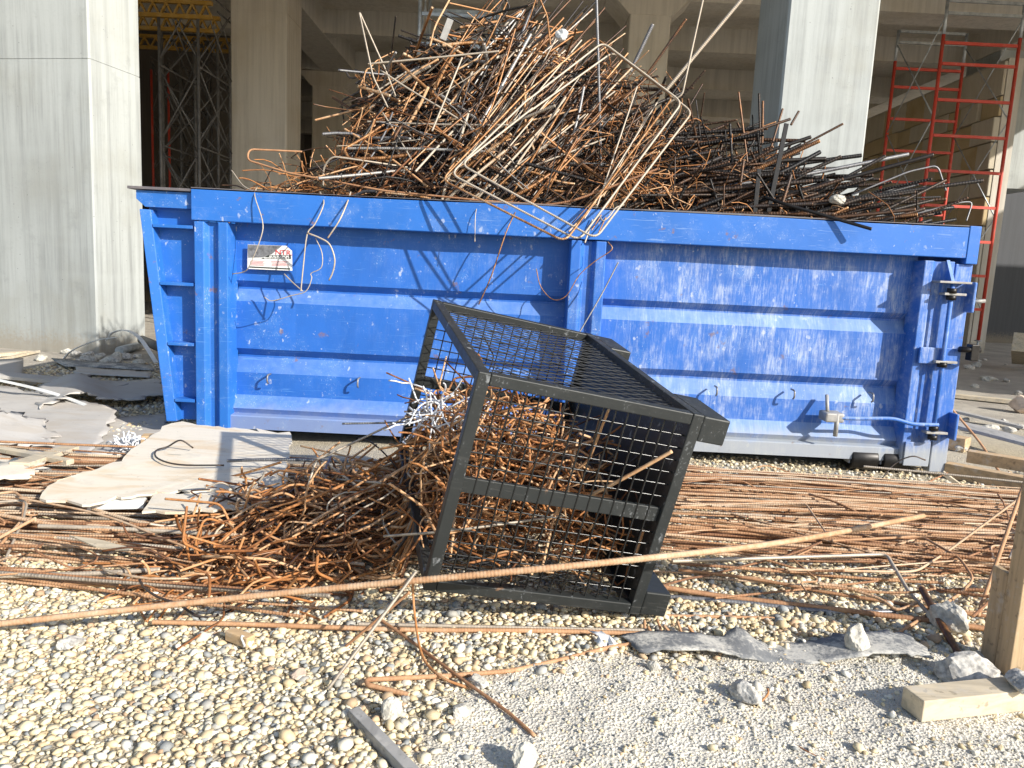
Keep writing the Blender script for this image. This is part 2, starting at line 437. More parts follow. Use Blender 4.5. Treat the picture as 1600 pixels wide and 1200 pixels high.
def stained_ply(name, base, stain, amount):
    m, nt, b = new_mat(name); N = NT(nt)
    co = N.coord('Object'); g = N.noise(N.coord('Object', (2.0, 40, 40)), 1.0, 5, 0.6, 0.8)
    st = N.noise(N.coord('Object', (1.0, 2.2, 2.2)), 2.4, 5, 0.6, 0.7); sp = N.noise(co, 34, 4, 0.7); big = N.noise(co, 6, 5, 0.7)
    col = N.mix(N.math('MULTIPLY', N.ramp(g, 0.45, 0.75), 0.22), base, tuple(x * 0.7 for x in base))
    col = N.mix(N.math('MULTIPLY', N.ramp(st, 0.46, 0.66), amount), col, stain)
    col = N.mix(N.math('MULTIPLY', N.ramp(big, 0.55, 0.7), 0.35), col, tuple(x * 0.72 for x in base))
    col = N.mix(N.math('MULTIPLY', N.ramp(sp, 0.64, 0.70), 0.5), col, tuple(x * 0.4 for x in base))
    crk = N.noise(N.coord('Object', (1.4, 26, 26)), 1.0, 2, 0.5, 1.5)
    col = N.mix(N.math('MULTIPLY', N.ramp(crk, 0.72, 0.74), 0.6), col, tuple(x * 0.3 for x in base))
    N.l(col, b.inputs['Base Color']); b.inputs['Roughness'].default_value = 0.85
    N.bump(N.math('ADD', g, N.math('MULTIPLY', sp, 0.5)), 0.3, 0.004, b)
    return m
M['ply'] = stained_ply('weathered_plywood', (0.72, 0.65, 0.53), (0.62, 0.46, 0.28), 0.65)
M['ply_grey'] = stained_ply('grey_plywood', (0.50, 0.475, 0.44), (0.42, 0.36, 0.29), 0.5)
M['timber'] = wood('sawn_timber', (0.52, 0.36, 0.20), 0.7, (2.5, 30, 30), 0.3)
M['timber_v'] = wood('sawn_timber_upright', (0.50, 0.36, 0.21), 0.62, (30, 30, 2.5), 0.3)
M['timber_pale'] = wood('pale_sawn_timber', (0.58, 0.49, 0.35), 0.7, (2.5, 30, 30), 0.55)
M['timber_grey'] = wood('grey_old_board', (0.34, 0.33, 0.315), 0.6, (12, 3, 30), 0.5)

def pebble_mat():
    m, nt, b = new_mat('pebble'); N = NT(nt)
    c = N.coord('Object'); n = N.noise(c, 90, 4, 0.6)
    base = N.attr('tint', 'Color')
    hs = N.n('ShaderNodeHueSaturation'); N.l(base, hs.inputs['Color']); N.l(N.math('ADD', 0.78, N.math('MULTIPLY', n, 0.42)), hs.inputs['Value'])
    N.l(hs.outputs[0], b.inputs['Base Color'])
    b.inputs['Roughness'].default_value = 0.72
    N.bump(n, 0.3, 0.002, b)
    return m
M['pebble'] = pebble_mat()

def ground_mat():
    m, nt, b = new_mat('ground'); N = NT(nt)
    c = N.coord('Object'); X, Y, Z = N.xyz(c)
    n1 = N.noise(c, 1.3, 5, 0.6); n2 = N.noise(c, 26, 6, 0.7); n3 = N.noise(c, 120, 4, 0.7)
    v = N.voro(c, 95.0)
    d = N.attr('dust')
    grav = N.mix(N.ramp(n2, 0.3, 0.7), (0.42, 0.36, 0.26), (0.56, 0.49, 0.36))
    dust = N.mix(N.ramp(n1, 0.3, 0.7), (0.72, 0.68, 0.59), (0.62, 0.58, 0.50))
    dust = N.mix(N.math('MULTIPLY', N.ramp(n2, 0.55, 0.75), 0.5), dust, (0.34, 0.32, 0.29))
    near = N.mix(d, grav, dust)
    site = N.mix(N.ramp(n1, 0.35, 0.7), (0.50, 0.455, 0.38), (0.37, 0.33, 0.28))
    site = N.mix(N.math('MULTIPLY', N.ramp(N.noise(c, 5, 6, 0.75), 0.5, 0.68), 0.6), site, (0.25, 0.225, 0.19))
    col = N.mix(N.ramp(Y, 7.0, 8.6), near, site)
    N.l(col, b.inputs['Base Color'])
    b.inputs['Roughness'].default_value = 0.95
    h = N.math('ADD', N.math('MULTIPLY', n3, 0.6), N.math('ADD', n2, N.math('MULTIPLY', v, 0.8)))
    N.bump(h, 0.9, 0.012, b)
    return m
M['ground'] = ground_mat()

# ------------------------------------------------------------------ rods
class Rods:
    """many swept bars as arrays; all faces are quads"""
    def __init__(self):
        self.v, self.f, self.along, self.tone, self.rib, self.nv = [], [], [], [], [], 0
    def add(self, path, r, tone=0.5, rib=0.0, sides=6, real_ribs=0.0):
        p = np.asarray(path, float)
        e0, e1 = p[1] - p[0], p[-2] - p[-1]
        l0, l1 = np.linalg.norm(e0), np.linalg.norm(e1)
        if min(l0, l1) > .03:      # the rustier cut ends stay short
            p = np.vstack([p[:1], p[:1] + e0 / l0 * .008, p[1:-1], p[-1:] + e1 / l1 * .008, p[-1:]])
        seg = np.linalg.norm(np.diff(p, axis=0), axis=1)
        s = np.concatenate([[0], np.cumsum(seg)])
        rad = np.full(len(p), r)
        if real_ribs:
            k = max(4, int(s[-1] / (real_ribs / 3)))
            t = np.linspace(0, s[-1], k)
            p = np.stack([np.interp(t, s, p[:, i]) for i in range(3)], 1)
            s = t
            rad = r * (1 + 0.11 * np.maximum(0, np.sin(2 * np.pi * s / real_ribs)))
        n = len(p)
        tg = np.gradient(p, axis=0)
        tg /= np.maximum(np.linalg.norm(tg, axis=1, keepdims=True), 1e-9)
        a = np.array([0.3, 0.2, 1.0]) if abs(tg[0][2]) < 0.8 else np.array([1.0, 0.2, 0.1])
        n1 = np.cross(tg[0], a); n1 /= np.linalg.norm(n1)
        A = np.empty((n, 3))
        for i in range(n):
            n1 = n1 - tg[i] * (n1 @ tg[i]); l = np.linalg.norm(n1)
            n1 = n1 / l if l > 1e-6 else np.cross(tg[i], [0.1, 0.9, 0.3])
            A[i] = n1
        B = np.cross(tg, A)
        th = np.arange(sides) * 2 * np.pi / sides + rng.random()
        ring = p[:, None, :] + rad[:, None, None] * (np.cos(th)[None, :, None] * A[:, None, :] + np.sin(th)[None, :, None] * B[:, None, :])
        i = np.arange(n - 1)[:, None] * sides; j = np.arange(sides)[None, :]; j2 = (j + 1) % sides
        q = np.stack([i + j, i + j2, i + sides + j2, i + sides + j], -1).reshape(-1, 4)
        e = (n - 1) * sides
        if sides == 6: caps = [[3, 2, 1, 0], [5, 4, 3, 0], [e, e + 1, e + 2, e + 3], [e, e + 3, e + 4, e + 5]]
        else: caps = [[3, 2, 1, 0], [e, e + 1, e + 2, e + 3]]
        q = np.vstack([q, caps])
        self.v.append(ring.reshape(-1, 3)); self.f.append(q + self.nv)
        self.along.append(np.repeat(s, sides))
        tn = np.full(n, tone); tn[0] += 0.25; tn[-1] += 0.25
        self.tone.append(np.repeat(tn, sides)); self.rib.append(np.full(n * sides, rib))
        self.nv += n * sides
        return self
    def build(self, name, material, parent=None):
        me = fast_mesh(name, np.vstack(self.v), np.vstack(self.f), True,
                       {'along': np.concatenate(self.along), 'tone': np.concatenate(self.tone), 'rib': np.concatenate(self.rib)})
        return link(name, me, material, parent)

def describe(path, r, material, tone):
    p = np.asarray(path)
    a, b = p[0], p[-1]
    size = 'thin' if r < .005 else ('thick' if r > .0095 else 'medium')
    hue = {'rod_dark': 'black', 'rod_pale': 'pale', 'rod_grey': 'grey'}.get(material) or ('dark brown' if tone < .4 else ('brown' if tone < .68 else 'orange'))
    d = b - a
    if d[0] < 0: d = -d
    L = np.linalg.norm(np.diff(p, axis=0), axis=1).sum()
    shape = 'curled' if np.linalg.norm(b - a) < .62 * L else ('bent' if np.linalg.norm(b - a) < .93 * L else 'straight')
    e = math.degrees(math.atan2(d[2], math.hypot(d[0], d[1]) + 1e-6))
    lie = 'steep' if abs(e) > 55 else ('rising right' if e > 18 else ('falling right' if e < -18 else ('level' if abs(d[0]) > abs(d[1]) else 'pointing forward')))
    return f'{size} {hue} {shape} {lie}'
def rod(name, path, r, material, label=None, cat=None, group=None, tone=0.5, rib=0.0, sides=6, real_ribs=0.0, parent=None):
    o = Rods().add(path, r, tone, rib, sides, real_ribs).build(name, M[material], parent)
    return tag(o, label, cat, group)

def smooth_path(pts, k=6, fillet=None):
    """Catmull-Rom through pts"""
    p = [np.asarray(q, float) for q in pts]
    p = [2 * p[0] - p[1]] + p + [2 * p[-1] - p[-2]]
    out = []
    for i in range(1, len(p) - 2):
        for t in np.linspace(0, 1, k, endpoint=False):
            a, b, c, d = p[i - 1], p[i], p[i + 1], p[i + 2]
            out.append(0.5 * (2 * b + (c - a) * t + (2 * a - 5 * b + 4 * c - d) * t * t + (3 * b - a - 3 * c + d) * t ** 3))
    out.append(p[-2])
    return np.array(out)

def bent_path(pts, rad=0.04, k=4):
    """straight legs with rounded bends"""
    p = [np.asarray(q, float) for q in pts]
    out = [p[0]]
    for a, b, c in zip(p, p[1:], p[2:]):
        u, v = a - b, c - b
        lu, lv = np.linalg.norm(u), np.linalg.norm(v)
        d = min(rad, lu * 0.45, lv * 0.45)
        s, e = b + u / lu * d, b + v / lv * d
        for t in np.linspace(0, 1, k + 1):
            out.append((1 - t) ** 2 * s + 2 * t * (1 - t) * b + t * t * e)
    out.append(p[-1])
    return np.array(out)

def unit(v):
    return v / max(np.linalg.norm(v), 1e-9)

def curly(c, d, L, n=9, wob=0.35, bend=0.15):
    d = unit(np.asarray(d, float)); ax = unit(rng.normal(size=3)); st = L / (n - 1)
    pts = [np.zeros(3)]; dd = d.copy()
    for i in range(n - 1):
        pts.append(pts[-1] + dd * st)
        ang = bend + rng.normal() * wob
        ax = unit(ax + rng.normal(size=3) * 0.5)
        k = unit(np.cross(dd, ax))
        dd = unit(dd * math.cos(ang) + k * math.sin(ang))
    pts = np.array(pts)
    return pts - pts.mean(0) + np.asarray(c)

def kinked(c, d, L):
    """several straight legs with tight rounded bends, like torn stirrups"""
    d = unit(np.asarray(d, float)); k = unit(np.cross(d, rng.normal(size=3)))
    n = rng.integers(3, 6); pts = [np.zeros(3)]; ang = 0.0; sgn = rng.choice([-1, 1])
    for i in range(n):
        leg = L / n * rng.uniform(.5, 1.5)
        out = unit(np.cross(d, k)) * rng.normal() * .18
        pts.append(pts[-1] + (d * math.cos(ang) + k * math.sin(ang) + out) * leg)
        ang += sgn * rng.uniform(.5, 1.9)
        if rng.random() < .3: sgn = -sgn
    p = bent_path(pts, rng.uniform(.025, .06), 4)
    return p - p.mean(0) + np.asarray(c)

def straight(c, d, L, n=4, sag=0.02):
    d = unit(np.asarray(d, float))
    t = np.linspace(-0.5, 0.5, n)
    k = unit(np.cross(d, rng.normal(size=3)))
    return np.asarray(c) + t[:, None] * L * d + (k[None] * (t[:, None] ** 2 - 0.08) * sag * L * 4 * rng.normal())

def hooked(c, d, L, turn=1.6):
    d = unit(np.asarray(d, float)); k = unit(np.cross(d, rng.normal(size=3)))
    a = np.asarray(c) - d * L / 2; b = np.asarray(c) + d * L / 2
    h = d * math.cos(turn) + k * math.sin(turn)
    e = b + h * (0.08 + 0.14 * rng.random())
    return bent_path([a, (a + b) / 2 + k * 0.01, b, e], 0.03, 3)

# ================================================================== ground
def axis_coords(lo, hi, step, far_lo, far_hi):
    mid = np.arange(lo, hi + step / 2, step)
    left = lo - np.geomspace(step * 2, lo - far_lo, 22)[::-1]
    right = hi + np.geomspace(step * 2, far_hi - hi, 22)
    return np.concatenate([left, mid, right])
gx = axis_coords(-4.2, 4.2, 0.022, -150, 150)
gy = axis_coords(1.5, 5.6, 0.022, -60, 300)
GX, GY = np.meshgrid(gx, gy, indexing='ij')
GZ = ground_z(GX, GY)
nx, ny = len(gx), len(gy)
ii = (np.arange(nx - 1)[:, None] * ny + np.arange(ny - 1)[None, :]).ravel()
gf = np.stack([ii, ii + ny, ii + ny + 1, ii + 1], 1)
gme = fast_mesh('ground', np.stack([GX, GY, GZ], -1).reshape(-1, 3), gf, True, {'dust': dust_mask(GX, GY).ravel()})
tag(link('ground', gme, M['ground']), kind='structure')

# ================================================================== unfinished concrete building
bld = empty('unfinished_building', (0, 20, 0), 'unfinished grey concrete building with square columns and beamed ceiling behind the skip', 'building')
def column(x0, x1, y0, y1, lifts, material, name='column'):
    c = 0.022
    e = None
    for k, (z0, z1, g) in enumerate(lifts):
        a0, a1, b0, b1 = x0 + g, x1 - g, y0 + g, y1 - g
        mb = MB().prism([(a0 + c, b0), (a1 - c, b0), (a1, b0 + c), (a1, b1 - c), (a1 - c, b1), (a0 + c, b1), (a0, b1 - c), (a0, b0 + c)], z0, z1)
        if e is None:
            e = mb.build(name, material, bld)
        else:
            mb.build('column_lift', material, e)
    return e
TOPZ = 7.04
jz = 3.73
_near = [o for o in bpy.data.objects]
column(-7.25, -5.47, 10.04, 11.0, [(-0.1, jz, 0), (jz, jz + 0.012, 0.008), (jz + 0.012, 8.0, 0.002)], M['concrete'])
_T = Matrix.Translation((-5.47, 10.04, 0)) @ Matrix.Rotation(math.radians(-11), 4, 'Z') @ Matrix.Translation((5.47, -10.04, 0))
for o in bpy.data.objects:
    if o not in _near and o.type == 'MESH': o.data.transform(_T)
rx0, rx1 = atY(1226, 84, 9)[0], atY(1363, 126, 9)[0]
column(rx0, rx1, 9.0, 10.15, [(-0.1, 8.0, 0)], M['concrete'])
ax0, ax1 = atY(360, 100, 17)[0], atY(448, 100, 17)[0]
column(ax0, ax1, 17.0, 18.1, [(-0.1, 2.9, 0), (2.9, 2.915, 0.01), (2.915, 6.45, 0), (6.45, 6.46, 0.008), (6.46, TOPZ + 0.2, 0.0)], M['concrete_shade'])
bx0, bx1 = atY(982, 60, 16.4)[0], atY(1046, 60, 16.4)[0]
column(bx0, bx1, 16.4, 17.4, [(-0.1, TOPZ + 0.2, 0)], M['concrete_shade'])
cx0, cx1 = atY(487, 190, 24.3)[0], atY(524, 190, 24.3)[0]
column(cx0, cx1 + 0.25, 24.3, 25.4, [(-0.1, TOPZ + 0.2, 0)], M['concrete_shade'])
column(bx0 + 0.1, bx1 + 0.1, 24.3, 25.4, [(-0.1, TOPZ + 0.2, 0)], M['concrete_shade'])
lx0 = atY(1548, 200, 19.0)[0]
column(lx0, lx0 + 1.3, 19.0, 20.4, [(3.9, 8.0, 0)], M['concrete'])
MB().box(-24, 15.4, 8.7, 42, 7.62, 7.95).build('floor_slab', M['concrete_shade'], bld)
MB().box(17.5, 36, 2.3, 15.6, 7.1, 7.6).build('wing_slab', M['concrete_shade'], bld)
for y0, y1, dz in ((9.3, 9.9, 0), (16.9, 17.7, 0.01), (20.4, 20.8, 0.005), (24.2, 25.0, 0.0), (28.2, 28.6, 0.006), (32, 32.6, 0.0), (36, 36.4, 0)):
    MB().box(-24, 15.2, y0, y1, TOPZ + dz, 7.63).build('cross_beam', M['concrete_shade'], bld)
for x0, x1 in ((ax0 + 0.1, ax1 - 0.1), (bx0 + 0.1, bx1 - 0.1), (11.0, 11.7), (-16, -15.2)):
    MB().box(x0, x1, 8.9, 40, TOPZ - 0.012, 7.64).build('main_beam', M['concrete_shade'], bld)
# flared heads on the columns
for x0, x1, y0, y1 in ((bx0, bx1, 16.4, 17.4), (cx0, cx1 + 0.25, 24.3, 25.4)):
    mb = MB()
    g = 0.45
    vs_ = [(x0 - .02, y0 - .02, TOPZ - 0.45), (x1 + .02, y0 - .02, TOPZ - 0.45), (x1 + .02, y1 + .02, TOPZ - 0.45), (x0 - .02, y1 + .02, TOPZ - 0.45),
           (x0 - g, y0 - .03, TOPZ - .02), (x1 + g, y0 - .03, TOPZ - .02), (x1 + g, y1 + .03, TOPZ - .02), (x0 - g, y1 + .03, TOPZ - .02)]
    mb.add(vs_, [(3, 2, 1, 0), (4, 5, 6, 7), (0, 1, 5, 4), (1, 2, 6, 5), (2, 3, 7, 6), (3, 0, 4, 7)]).build('column_head', M['concrete_shade'], bld)
MB().box(-24, 26, 38, 38.4, 0, 7.6).build('rear_wall', M['concrete_deep_shade'], bld)
MB().box(-10.9, -10.5, 11.6, 38, 0, 7.6).build('added_side_wall', M['concrete_deep_shade'], bld)  # added wall, blocks sky light from the left bay
MB().box(-10.5, -6.9, 23.2, 23.5, 0, 7.6).build('added_bay_wall', M['concrete_deep_shade'], bld)  # added dark backdrop that keeps the bay behind the shoring black

# slate coloured wall and block wall by the red scaffold
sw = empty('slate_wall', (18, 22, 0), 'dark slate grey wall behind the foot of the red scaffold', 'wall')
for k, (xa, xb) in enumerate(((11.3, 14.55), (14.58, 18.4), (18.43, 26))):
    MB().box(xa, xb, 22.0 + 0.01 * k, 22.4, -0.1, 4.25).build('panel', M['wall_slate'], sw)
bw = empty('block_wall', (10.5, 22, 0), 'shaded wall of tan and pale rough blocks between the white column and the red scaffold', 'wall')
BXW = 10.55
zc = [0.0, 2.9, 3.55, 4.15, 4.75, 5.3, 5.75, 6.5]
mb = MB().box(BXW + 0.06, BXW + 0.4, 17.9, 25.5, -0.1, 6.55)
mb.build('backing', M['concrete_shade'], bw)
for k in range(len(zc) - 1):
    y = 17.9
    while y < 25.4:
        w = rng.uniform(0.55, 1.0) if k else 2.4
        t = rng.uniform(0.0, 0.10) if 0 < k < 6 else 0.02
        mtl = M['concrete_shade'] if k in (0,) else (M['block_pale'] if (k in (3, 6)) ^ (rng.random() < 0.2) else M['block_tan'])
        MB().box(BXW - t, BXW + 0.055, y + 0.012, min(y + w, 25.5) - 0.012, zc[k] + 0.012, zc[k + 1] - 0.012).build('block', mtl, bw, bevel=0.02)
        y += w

# ================================================================== scaffolding
def brace(mb, a, b, r=0.014): mb.cyl(a, b, r, 6)
def frame_tower(name, label, xs, ys, z_red, z_top, rungs_red, rungs_grey, group=None, low='red', jack=0.42, braces=((1.0, 2.9), (2.9, 4.8), (4.8, 6.7))):
    t = empty(name, (xs[0], ys[0], 0), label, 'scaffold', group)
    r = 0.034
    for y in ys:
        fr = MB()
        for x in xs: fr.cyl((x, y, jack), (x, y, z_red), r, 10)
        for z in rungs_red: fr.bar((xs[0] + r, y, z), (xs[1] - r, y, z), 0.05, 0.055)
        fr.build('lower_frame', M[low], t)
        fr = MB()
        for x in xs: fr.cyl((x, y, z_red + 0.003), (x, y, z_top), r * 0.93, 10)
        for z in rungs_grey: fr.bar((xs[0] + r, y, z), (xs[1] - r, y, z), 0.045, 0.055)
        fr.build('upper_frame', M['galv'], t)
        for x in xs:
            j = MB().cyl((x, y, 0.01), (x, y, jack + 0.1), 0.019, 8).build('screw_jack', M['galv'], t)
            MB().box(x - 0.08, x + 0.08, y - 0.08, y + 0.08, 0.002, 0.012).build('base_plate', M['galv'], j)
            MB().cyl((x, y, jack - 0.02), (x, y, jack - 0.001), 0.07, 8).build('jack_nut', M['galv'], j)
    for x in xs:
        for z0, z1 in braces:
            for a, b in (((x, ys[0], z0), (x, ys[1], z1)), ((x, ys[1], z0), (x, ys[0], z1))):
                mb = MB(); mb.cyl(a, b, 0.013, 6); mb.build('brace', M['galv'], t)
    return t
P = atZ(1524, 563)
sx1, sy0 = float(P[0]), float(P[1])
sx0, sy1 = sx1 - 1.5, sy0 + 1.95
frame_tower('red_scaffold_tower', 'red and galvanised scaffold tower standing beside the right end of the skip', (sx0, sx1), (sy0, sy1), 6.35, 7.0,
            [1.05, 1.73, 2.41, 3.09, 3.77, 4.45, 5.13, 5.81, 6.2], [6.75, 6.98])
q = atY(655, 60, 13.0)
frame_tower('grey_scaffold_tower', 'galvanised scaffold frame rising behind the peak of the rebar heap', (float(q[0]), float(q[0]) + 1.25), (13.0, 14.3), 4.1, 6.2,
            [0.9, 1.4, 1.9, 2.4, 2.9, 3.4, 3.9], [4.9, 5.36, 5.82], low='galv')

def lattice_girder(x0, x1, y, z, h, label):
    t = empty('lattice_girder', ((x0 + x1) / 2, y, z), label, 'girder', 'yellow formwork girders')
    MB().box(x0, x1, y - 0.04, y + 0.04, z + h - 0.07, z + h).build('top_chord', M['yellow'], t)
    MB().box(x0, x1, y - 0.04, y + 0.04, z, z + 0.07).build('bottom_chord', M['yellow'], t)
    w = MB(); n = int((x1 - x0) / 0.24); s = (x1 - x0) / n
    for k in range(n):
        a, b = x0 + k * s, x0 + (k + 0.5) * s
        w.bar((a + .02, y, z + .065), (b, y, z + h - .065), 0.035, 0.06, (0, 1, 0)); w.bar((b, y + .002, z + h - .065), (a + s - .02, y + .002, z + .065), 0.033, 0.06, (0, 1, 0))
    w.build('web', M['yellow'], t)
def px(x, y, Y): return float(atY(x, y, Y)[0])
GIRD = [(-9.5, px(332, 45, 15.0), 15.0, 5.68, 0.32, 'bright yellow lattice girder on the shoring, front one'),
        (-9.5, px(344, 62, 16.6), 16.6, 5.88, 0.32, 'yellow lattice girder just behind the front one on the shoring'),
        (-9.5, px(360, 62, 18.6), 18.6, 6.0, 0.32, 'dim yellow lattice girder deep under the ceiling'),
        (-9.5, px(248, 5, 13.6), 13.6, 5.72, 0.3, 'short yellow lattice girder at the top edge beside the big pale column')]
for g in GIRD: lattice_girder(*g)
def shoring(x0, x1, y0, y1, h, label, low=None):
    t = empty('shoring_tower', (x0, y0, 0), label, 'shoring tower', 'shoring towers in the dark bay')
    for y in (y0, y1):
        for x in (x0, x1):
            leg = MB().cyl((x, y, 0), (x, y, h), 0.03, 8).build('leg', M[low] if low and y == y0 else M['galv_shade'], t)
    for k in range(4):
        z0, z1 = 0.6 + 1.45 * k, 1.85 + 1.45 * k
        for y in (y0, y1):
            for a, b in (((x0, y, z0), (x1, y, z1)), ((x1, y + .03, z0), (x0, y + .03, z1))):
                MB().cyl(a, b, 0.015, 6).build('brace', M['galv_shade'], t)
        for x in (x0, x1):
            for a, b in (((x, y0, z0), (x, y1, z1)), ((x + .03, y1, z0), (x + .03, y0, z1))):
                MB().cyl(a, b, 0.015, 6).build('brace', M['galv_shade'], t)
        for x in (x0, x1):
            MB().cyl((x, y0, z1 + 0.1), (x, y1, z1 + 0.1), 0.018, 6).build('ledger', M['galv_shade'], t)
shoring(px(251, 200, 15.0), px(311, 200, 15.0), 15.0, 16.6, 5.68, 'grey tube shoring tower nearest the pale column')
shoring(px(341, 200, 16.6) - 1.15, px(341, 200, 16.6), 16.6, 18.2, 5.85, 'grey shoring tower next to the brown column')
shoring(px(283, 200, 18.4), px(325, 200, 18.4), 18.4, 20.2, 6.0, 'grey shoring tower deep in the dark bay')
shoring(px(238, 200, 20.6), px(264, 200, 20.6), 20.6, 22.4, 6.0, 'shoring tower with red front legs deep in the dark bay', 'red')

# ================================================================== the blue skip
D0 = 5.70                                     # its long side faces the camera
SK = empty('roll_off_skip', (0.25, D0 + 1.15, 0), 'long battered blue steel skip heaped with scrap reinforcing bars', 'skip')
XL, XM0, XM1, XR0, XR1, XE = -2.39, 0.37, 0.65, 2.96, 3.20, 3.33
ZT, ZB = 1.86, 0.095
def bay(x0, x1):
    d = 0.15
    prof = [(d, 1.66), (d, 1.215), (d + .062, 1.165), (d + .062, 1.15), (d, 1.06), (d, .70), (d + .062, .645), (d + .062, .63), (d, .515), (d, .34), (.08, .245), (.105, .205), (.045, .198), (.035, .19), (.035, ZB), (.20, ZB)]
    m = MB()
    n = max(2, int((x1 - x0) / 0.11))
    xs = np.linspace(x0, x1, n + 1)
    vs_, fs = [], []
    k = len(prof)
    for i, x in enumerate(xs):
        for j, (yy, zz) in enumerate(prof):
            dent = 0.016 * float(vnoise(x + 20, zz * 1.3 + j * 0.001, 0.42, 31)) + 0.008 * float(vnoise(x + 9, zz, 0.17, 33))
            dent *= 0.0 if j >= 9 else 1.0
            vs_.append((x, D0 + yy + dent, zz))
    for i in range(n):
        for j in range(k - 1):
            fs.append((i * k + j + 1, (i + 1) * k + j + 1, (i + 1) * k + j, i * k + j))
    m.add(vs_, fs)
    return m.build('side_panel', M['blue'], SK)
bay(-2.13, XM0 + 0.02)
bay(XM1 - 0.02, XR0 + 0.03)
def post(x0, x1, z0, z1, mt, d=0.0, groove=0.042):
    w = x1 - x0
    poly = [(x0, .18), (x0 + .012, d), (x0 + .30 * w, d), (x0 + .40 * w, d + groove), (x0 + .60 * w, d + groove), (x0 + .70 * w, d), (x1 - .012, d), (x1, .18)]
    poly = [(x, D0 + y) for x, y in poly]
    return MB().prism(poly, z0, z1).build('post', mt, SK, bevel=0.006)
post(XL, -2.12, ZB - 0.02, 1.632, M['blue_end'])
post(XM0, XM1, ZB + 0.01, 1.632, M['blue'])
post(XR0, XR1 + 0.003, 0.085, 1.612, M['blue'], 0.004, 0.03)
# top rail: a slightly wavy box
def wavy_rail(x0, x1, y0, y1, z0, z1, name, mt):
    n = 46
    xs = np.linspace(x0, x1, n)
    vs_, fs = [], []
    for x in xs:
        w = 0.010 * float(vnoise(x + 30, 0.3, 0.5, 41)); wz = 0.010 * float(vnoise(x + 12, 3.1, 0.6, 42))
        vs_ += [(x, y0 + w, z0), (x, y1 + w, z0), (x, y1 + w, z1 + wz), (x, y0 + w, z1 + wz)]
    for i in range(n - 1):
        a, b = i * 4, i * 4 + 4
        fs += [(a, a + 1, b + 1, b), (a + 1, a + 2, b + 2, b + 1), (a + 2, a + 3, b + 3, b + 2), (a + 3, a, b, b + 3)]
    fs += [(3, 2, 1, 0), tuple(range(4 * n - 4, 4 * n))]
    return MB().add(vs_, fs).build(name, mt, SK, bevel=0.005)
wavy_rail(XL - 0.004, XE - 0.075, D0 - 0.008, D0 + 0.11, 1.64, ZT, 'top_rail', M['blue_rail'])
MB().box(XE - 0.073, XE + 0.012, D0 - 0.012, D0 + 0.115, 1.60, ZT + 0.012).build('rail_end', M['blue_rail'], SK, bevel=0.005)
wavy_rail(XL - 0.003, XE - 0.08, D0 - 0.010, D0 + 0.112, ZT + 0.006, ZT + 0.014, 'rail_edge', M['blue_edge'])
# tail frame flange
MB().box(XR1 + 0.006, XE, D0 + 0.015, D0 + 0.13, 0.03, 1.598).build('tail_flange', M['blue'], SK, bevel=0.006)
MB().box(XR0 + 0.03, XR1 - 0.02, D0 - 0.012, D0 + 0.0, 0.075, 0.26).build('post_foot', M['blue'], SK, bevel=0.004)
# far side, floor and ends
MB().box(XL, XE, D0 + 2.30, D0 + 2.38, 0.12, ZT).build('far_side', M['blue'], SK)
MB().box(XL, XE, D0 + 0.21, D0 + 2.3, 0.12, 0.16).build('floor_plate', M['blue_end'], SK)
MB().box(XE - 0.06, XE + 0.0, D0 + 0.14, D0 + 2.29, 0.05, 1.80).build('tail_door', M['blue'], SK)
# sloping head end with gussets
eb = MB()
HT, HB = -2.76, -2.585                          # outline of the sloping end, top and bottom
def hx(z): return HB + (HT - HB) * (z - 0.13) / (1.74 - 0.13)
eb.add([(hx(1.74), D0 + .115, 1.74), (XL, D0 + .115, 1.74), (XL, D0 + .115, .13), (hx(.13), D0 + .115, .13)], [(3, 2, 1, 0)])
eb.build('head_plate', M['blue_end'], SK)
hf = MB()
for (z0, z1) in ((.13, 1.70),):
    xa, xb = hx(z1), hx(z0)
    hf.add([(xa - .02, D0 + .0, z1), (xa + .055, D0 + .02, z1), (xb + .055, D0 + .02, z0), (xb - .02, D0, z0),
            (xa - .02, D0 + .14, z1), (xa + .055, D0 + .14, z1), (xb + .055, D0 + .14, z0), (xb - .02, D0 + .14, z0)],
           [(3, 2, 1, 0), (0, 1, 5, 4), (1, 2, 6, 5), (2, 3, 7, 6), (3, 0, 4, 7), (4, 5, 6, 7)])
hf.build('head_flange', M['blue_end'], SK, bevel=0.006)
for y in (353, 443, 537, 625):
    z = float(atY(260, y, D0)[2])
    MB().box(hx(z) + 0.058, XL - 0.002, D0 + 0.012, D0 + 0.112, z - 0.012, z + 0.012).build('gusset', M['blue_end'], SK, bevel=0.003)
MB().add([(-2.81, D0 + .03, 1.835), (XL - .005, D0 + .03, 1.835), (XL - .005, D0 + .03, 1.72), (-2.745, D0 + .03, 1.72), (-2.81, D0 + .03, 1.775),
          (-2.81, D0 + .15, 1.835), (XL - .005, D0 + .15, 1.835), (XL - .005, D0 + .15, 1.72), (-2.745, D0 + .15, 1.72), (-2.81, D0 + .15, 1.775)],
         [(0, 4, 3, 2, 1), (5, 6, 7, 8, 9), (0, 1, 6, 5), (2, 3, 8, 7), (3, 4, 9, 8), (4, 0, 5, 9), (1, 2, 7, 6)]).build('head_bracket', M['blue_end'], SK)
MB().box(-2.86, XL - 0.006, D0 + 0.0, D0 + 2.38, 1.842, 1.862).build('head_top_flange', M['blue_edge'], SK, bevel=0.003)
MB().box(-2.60, -2.55, D0 + 0.14, D0 + 2.38, 0.13, 1.83).build('head_wall', M['blue_end'], SK)
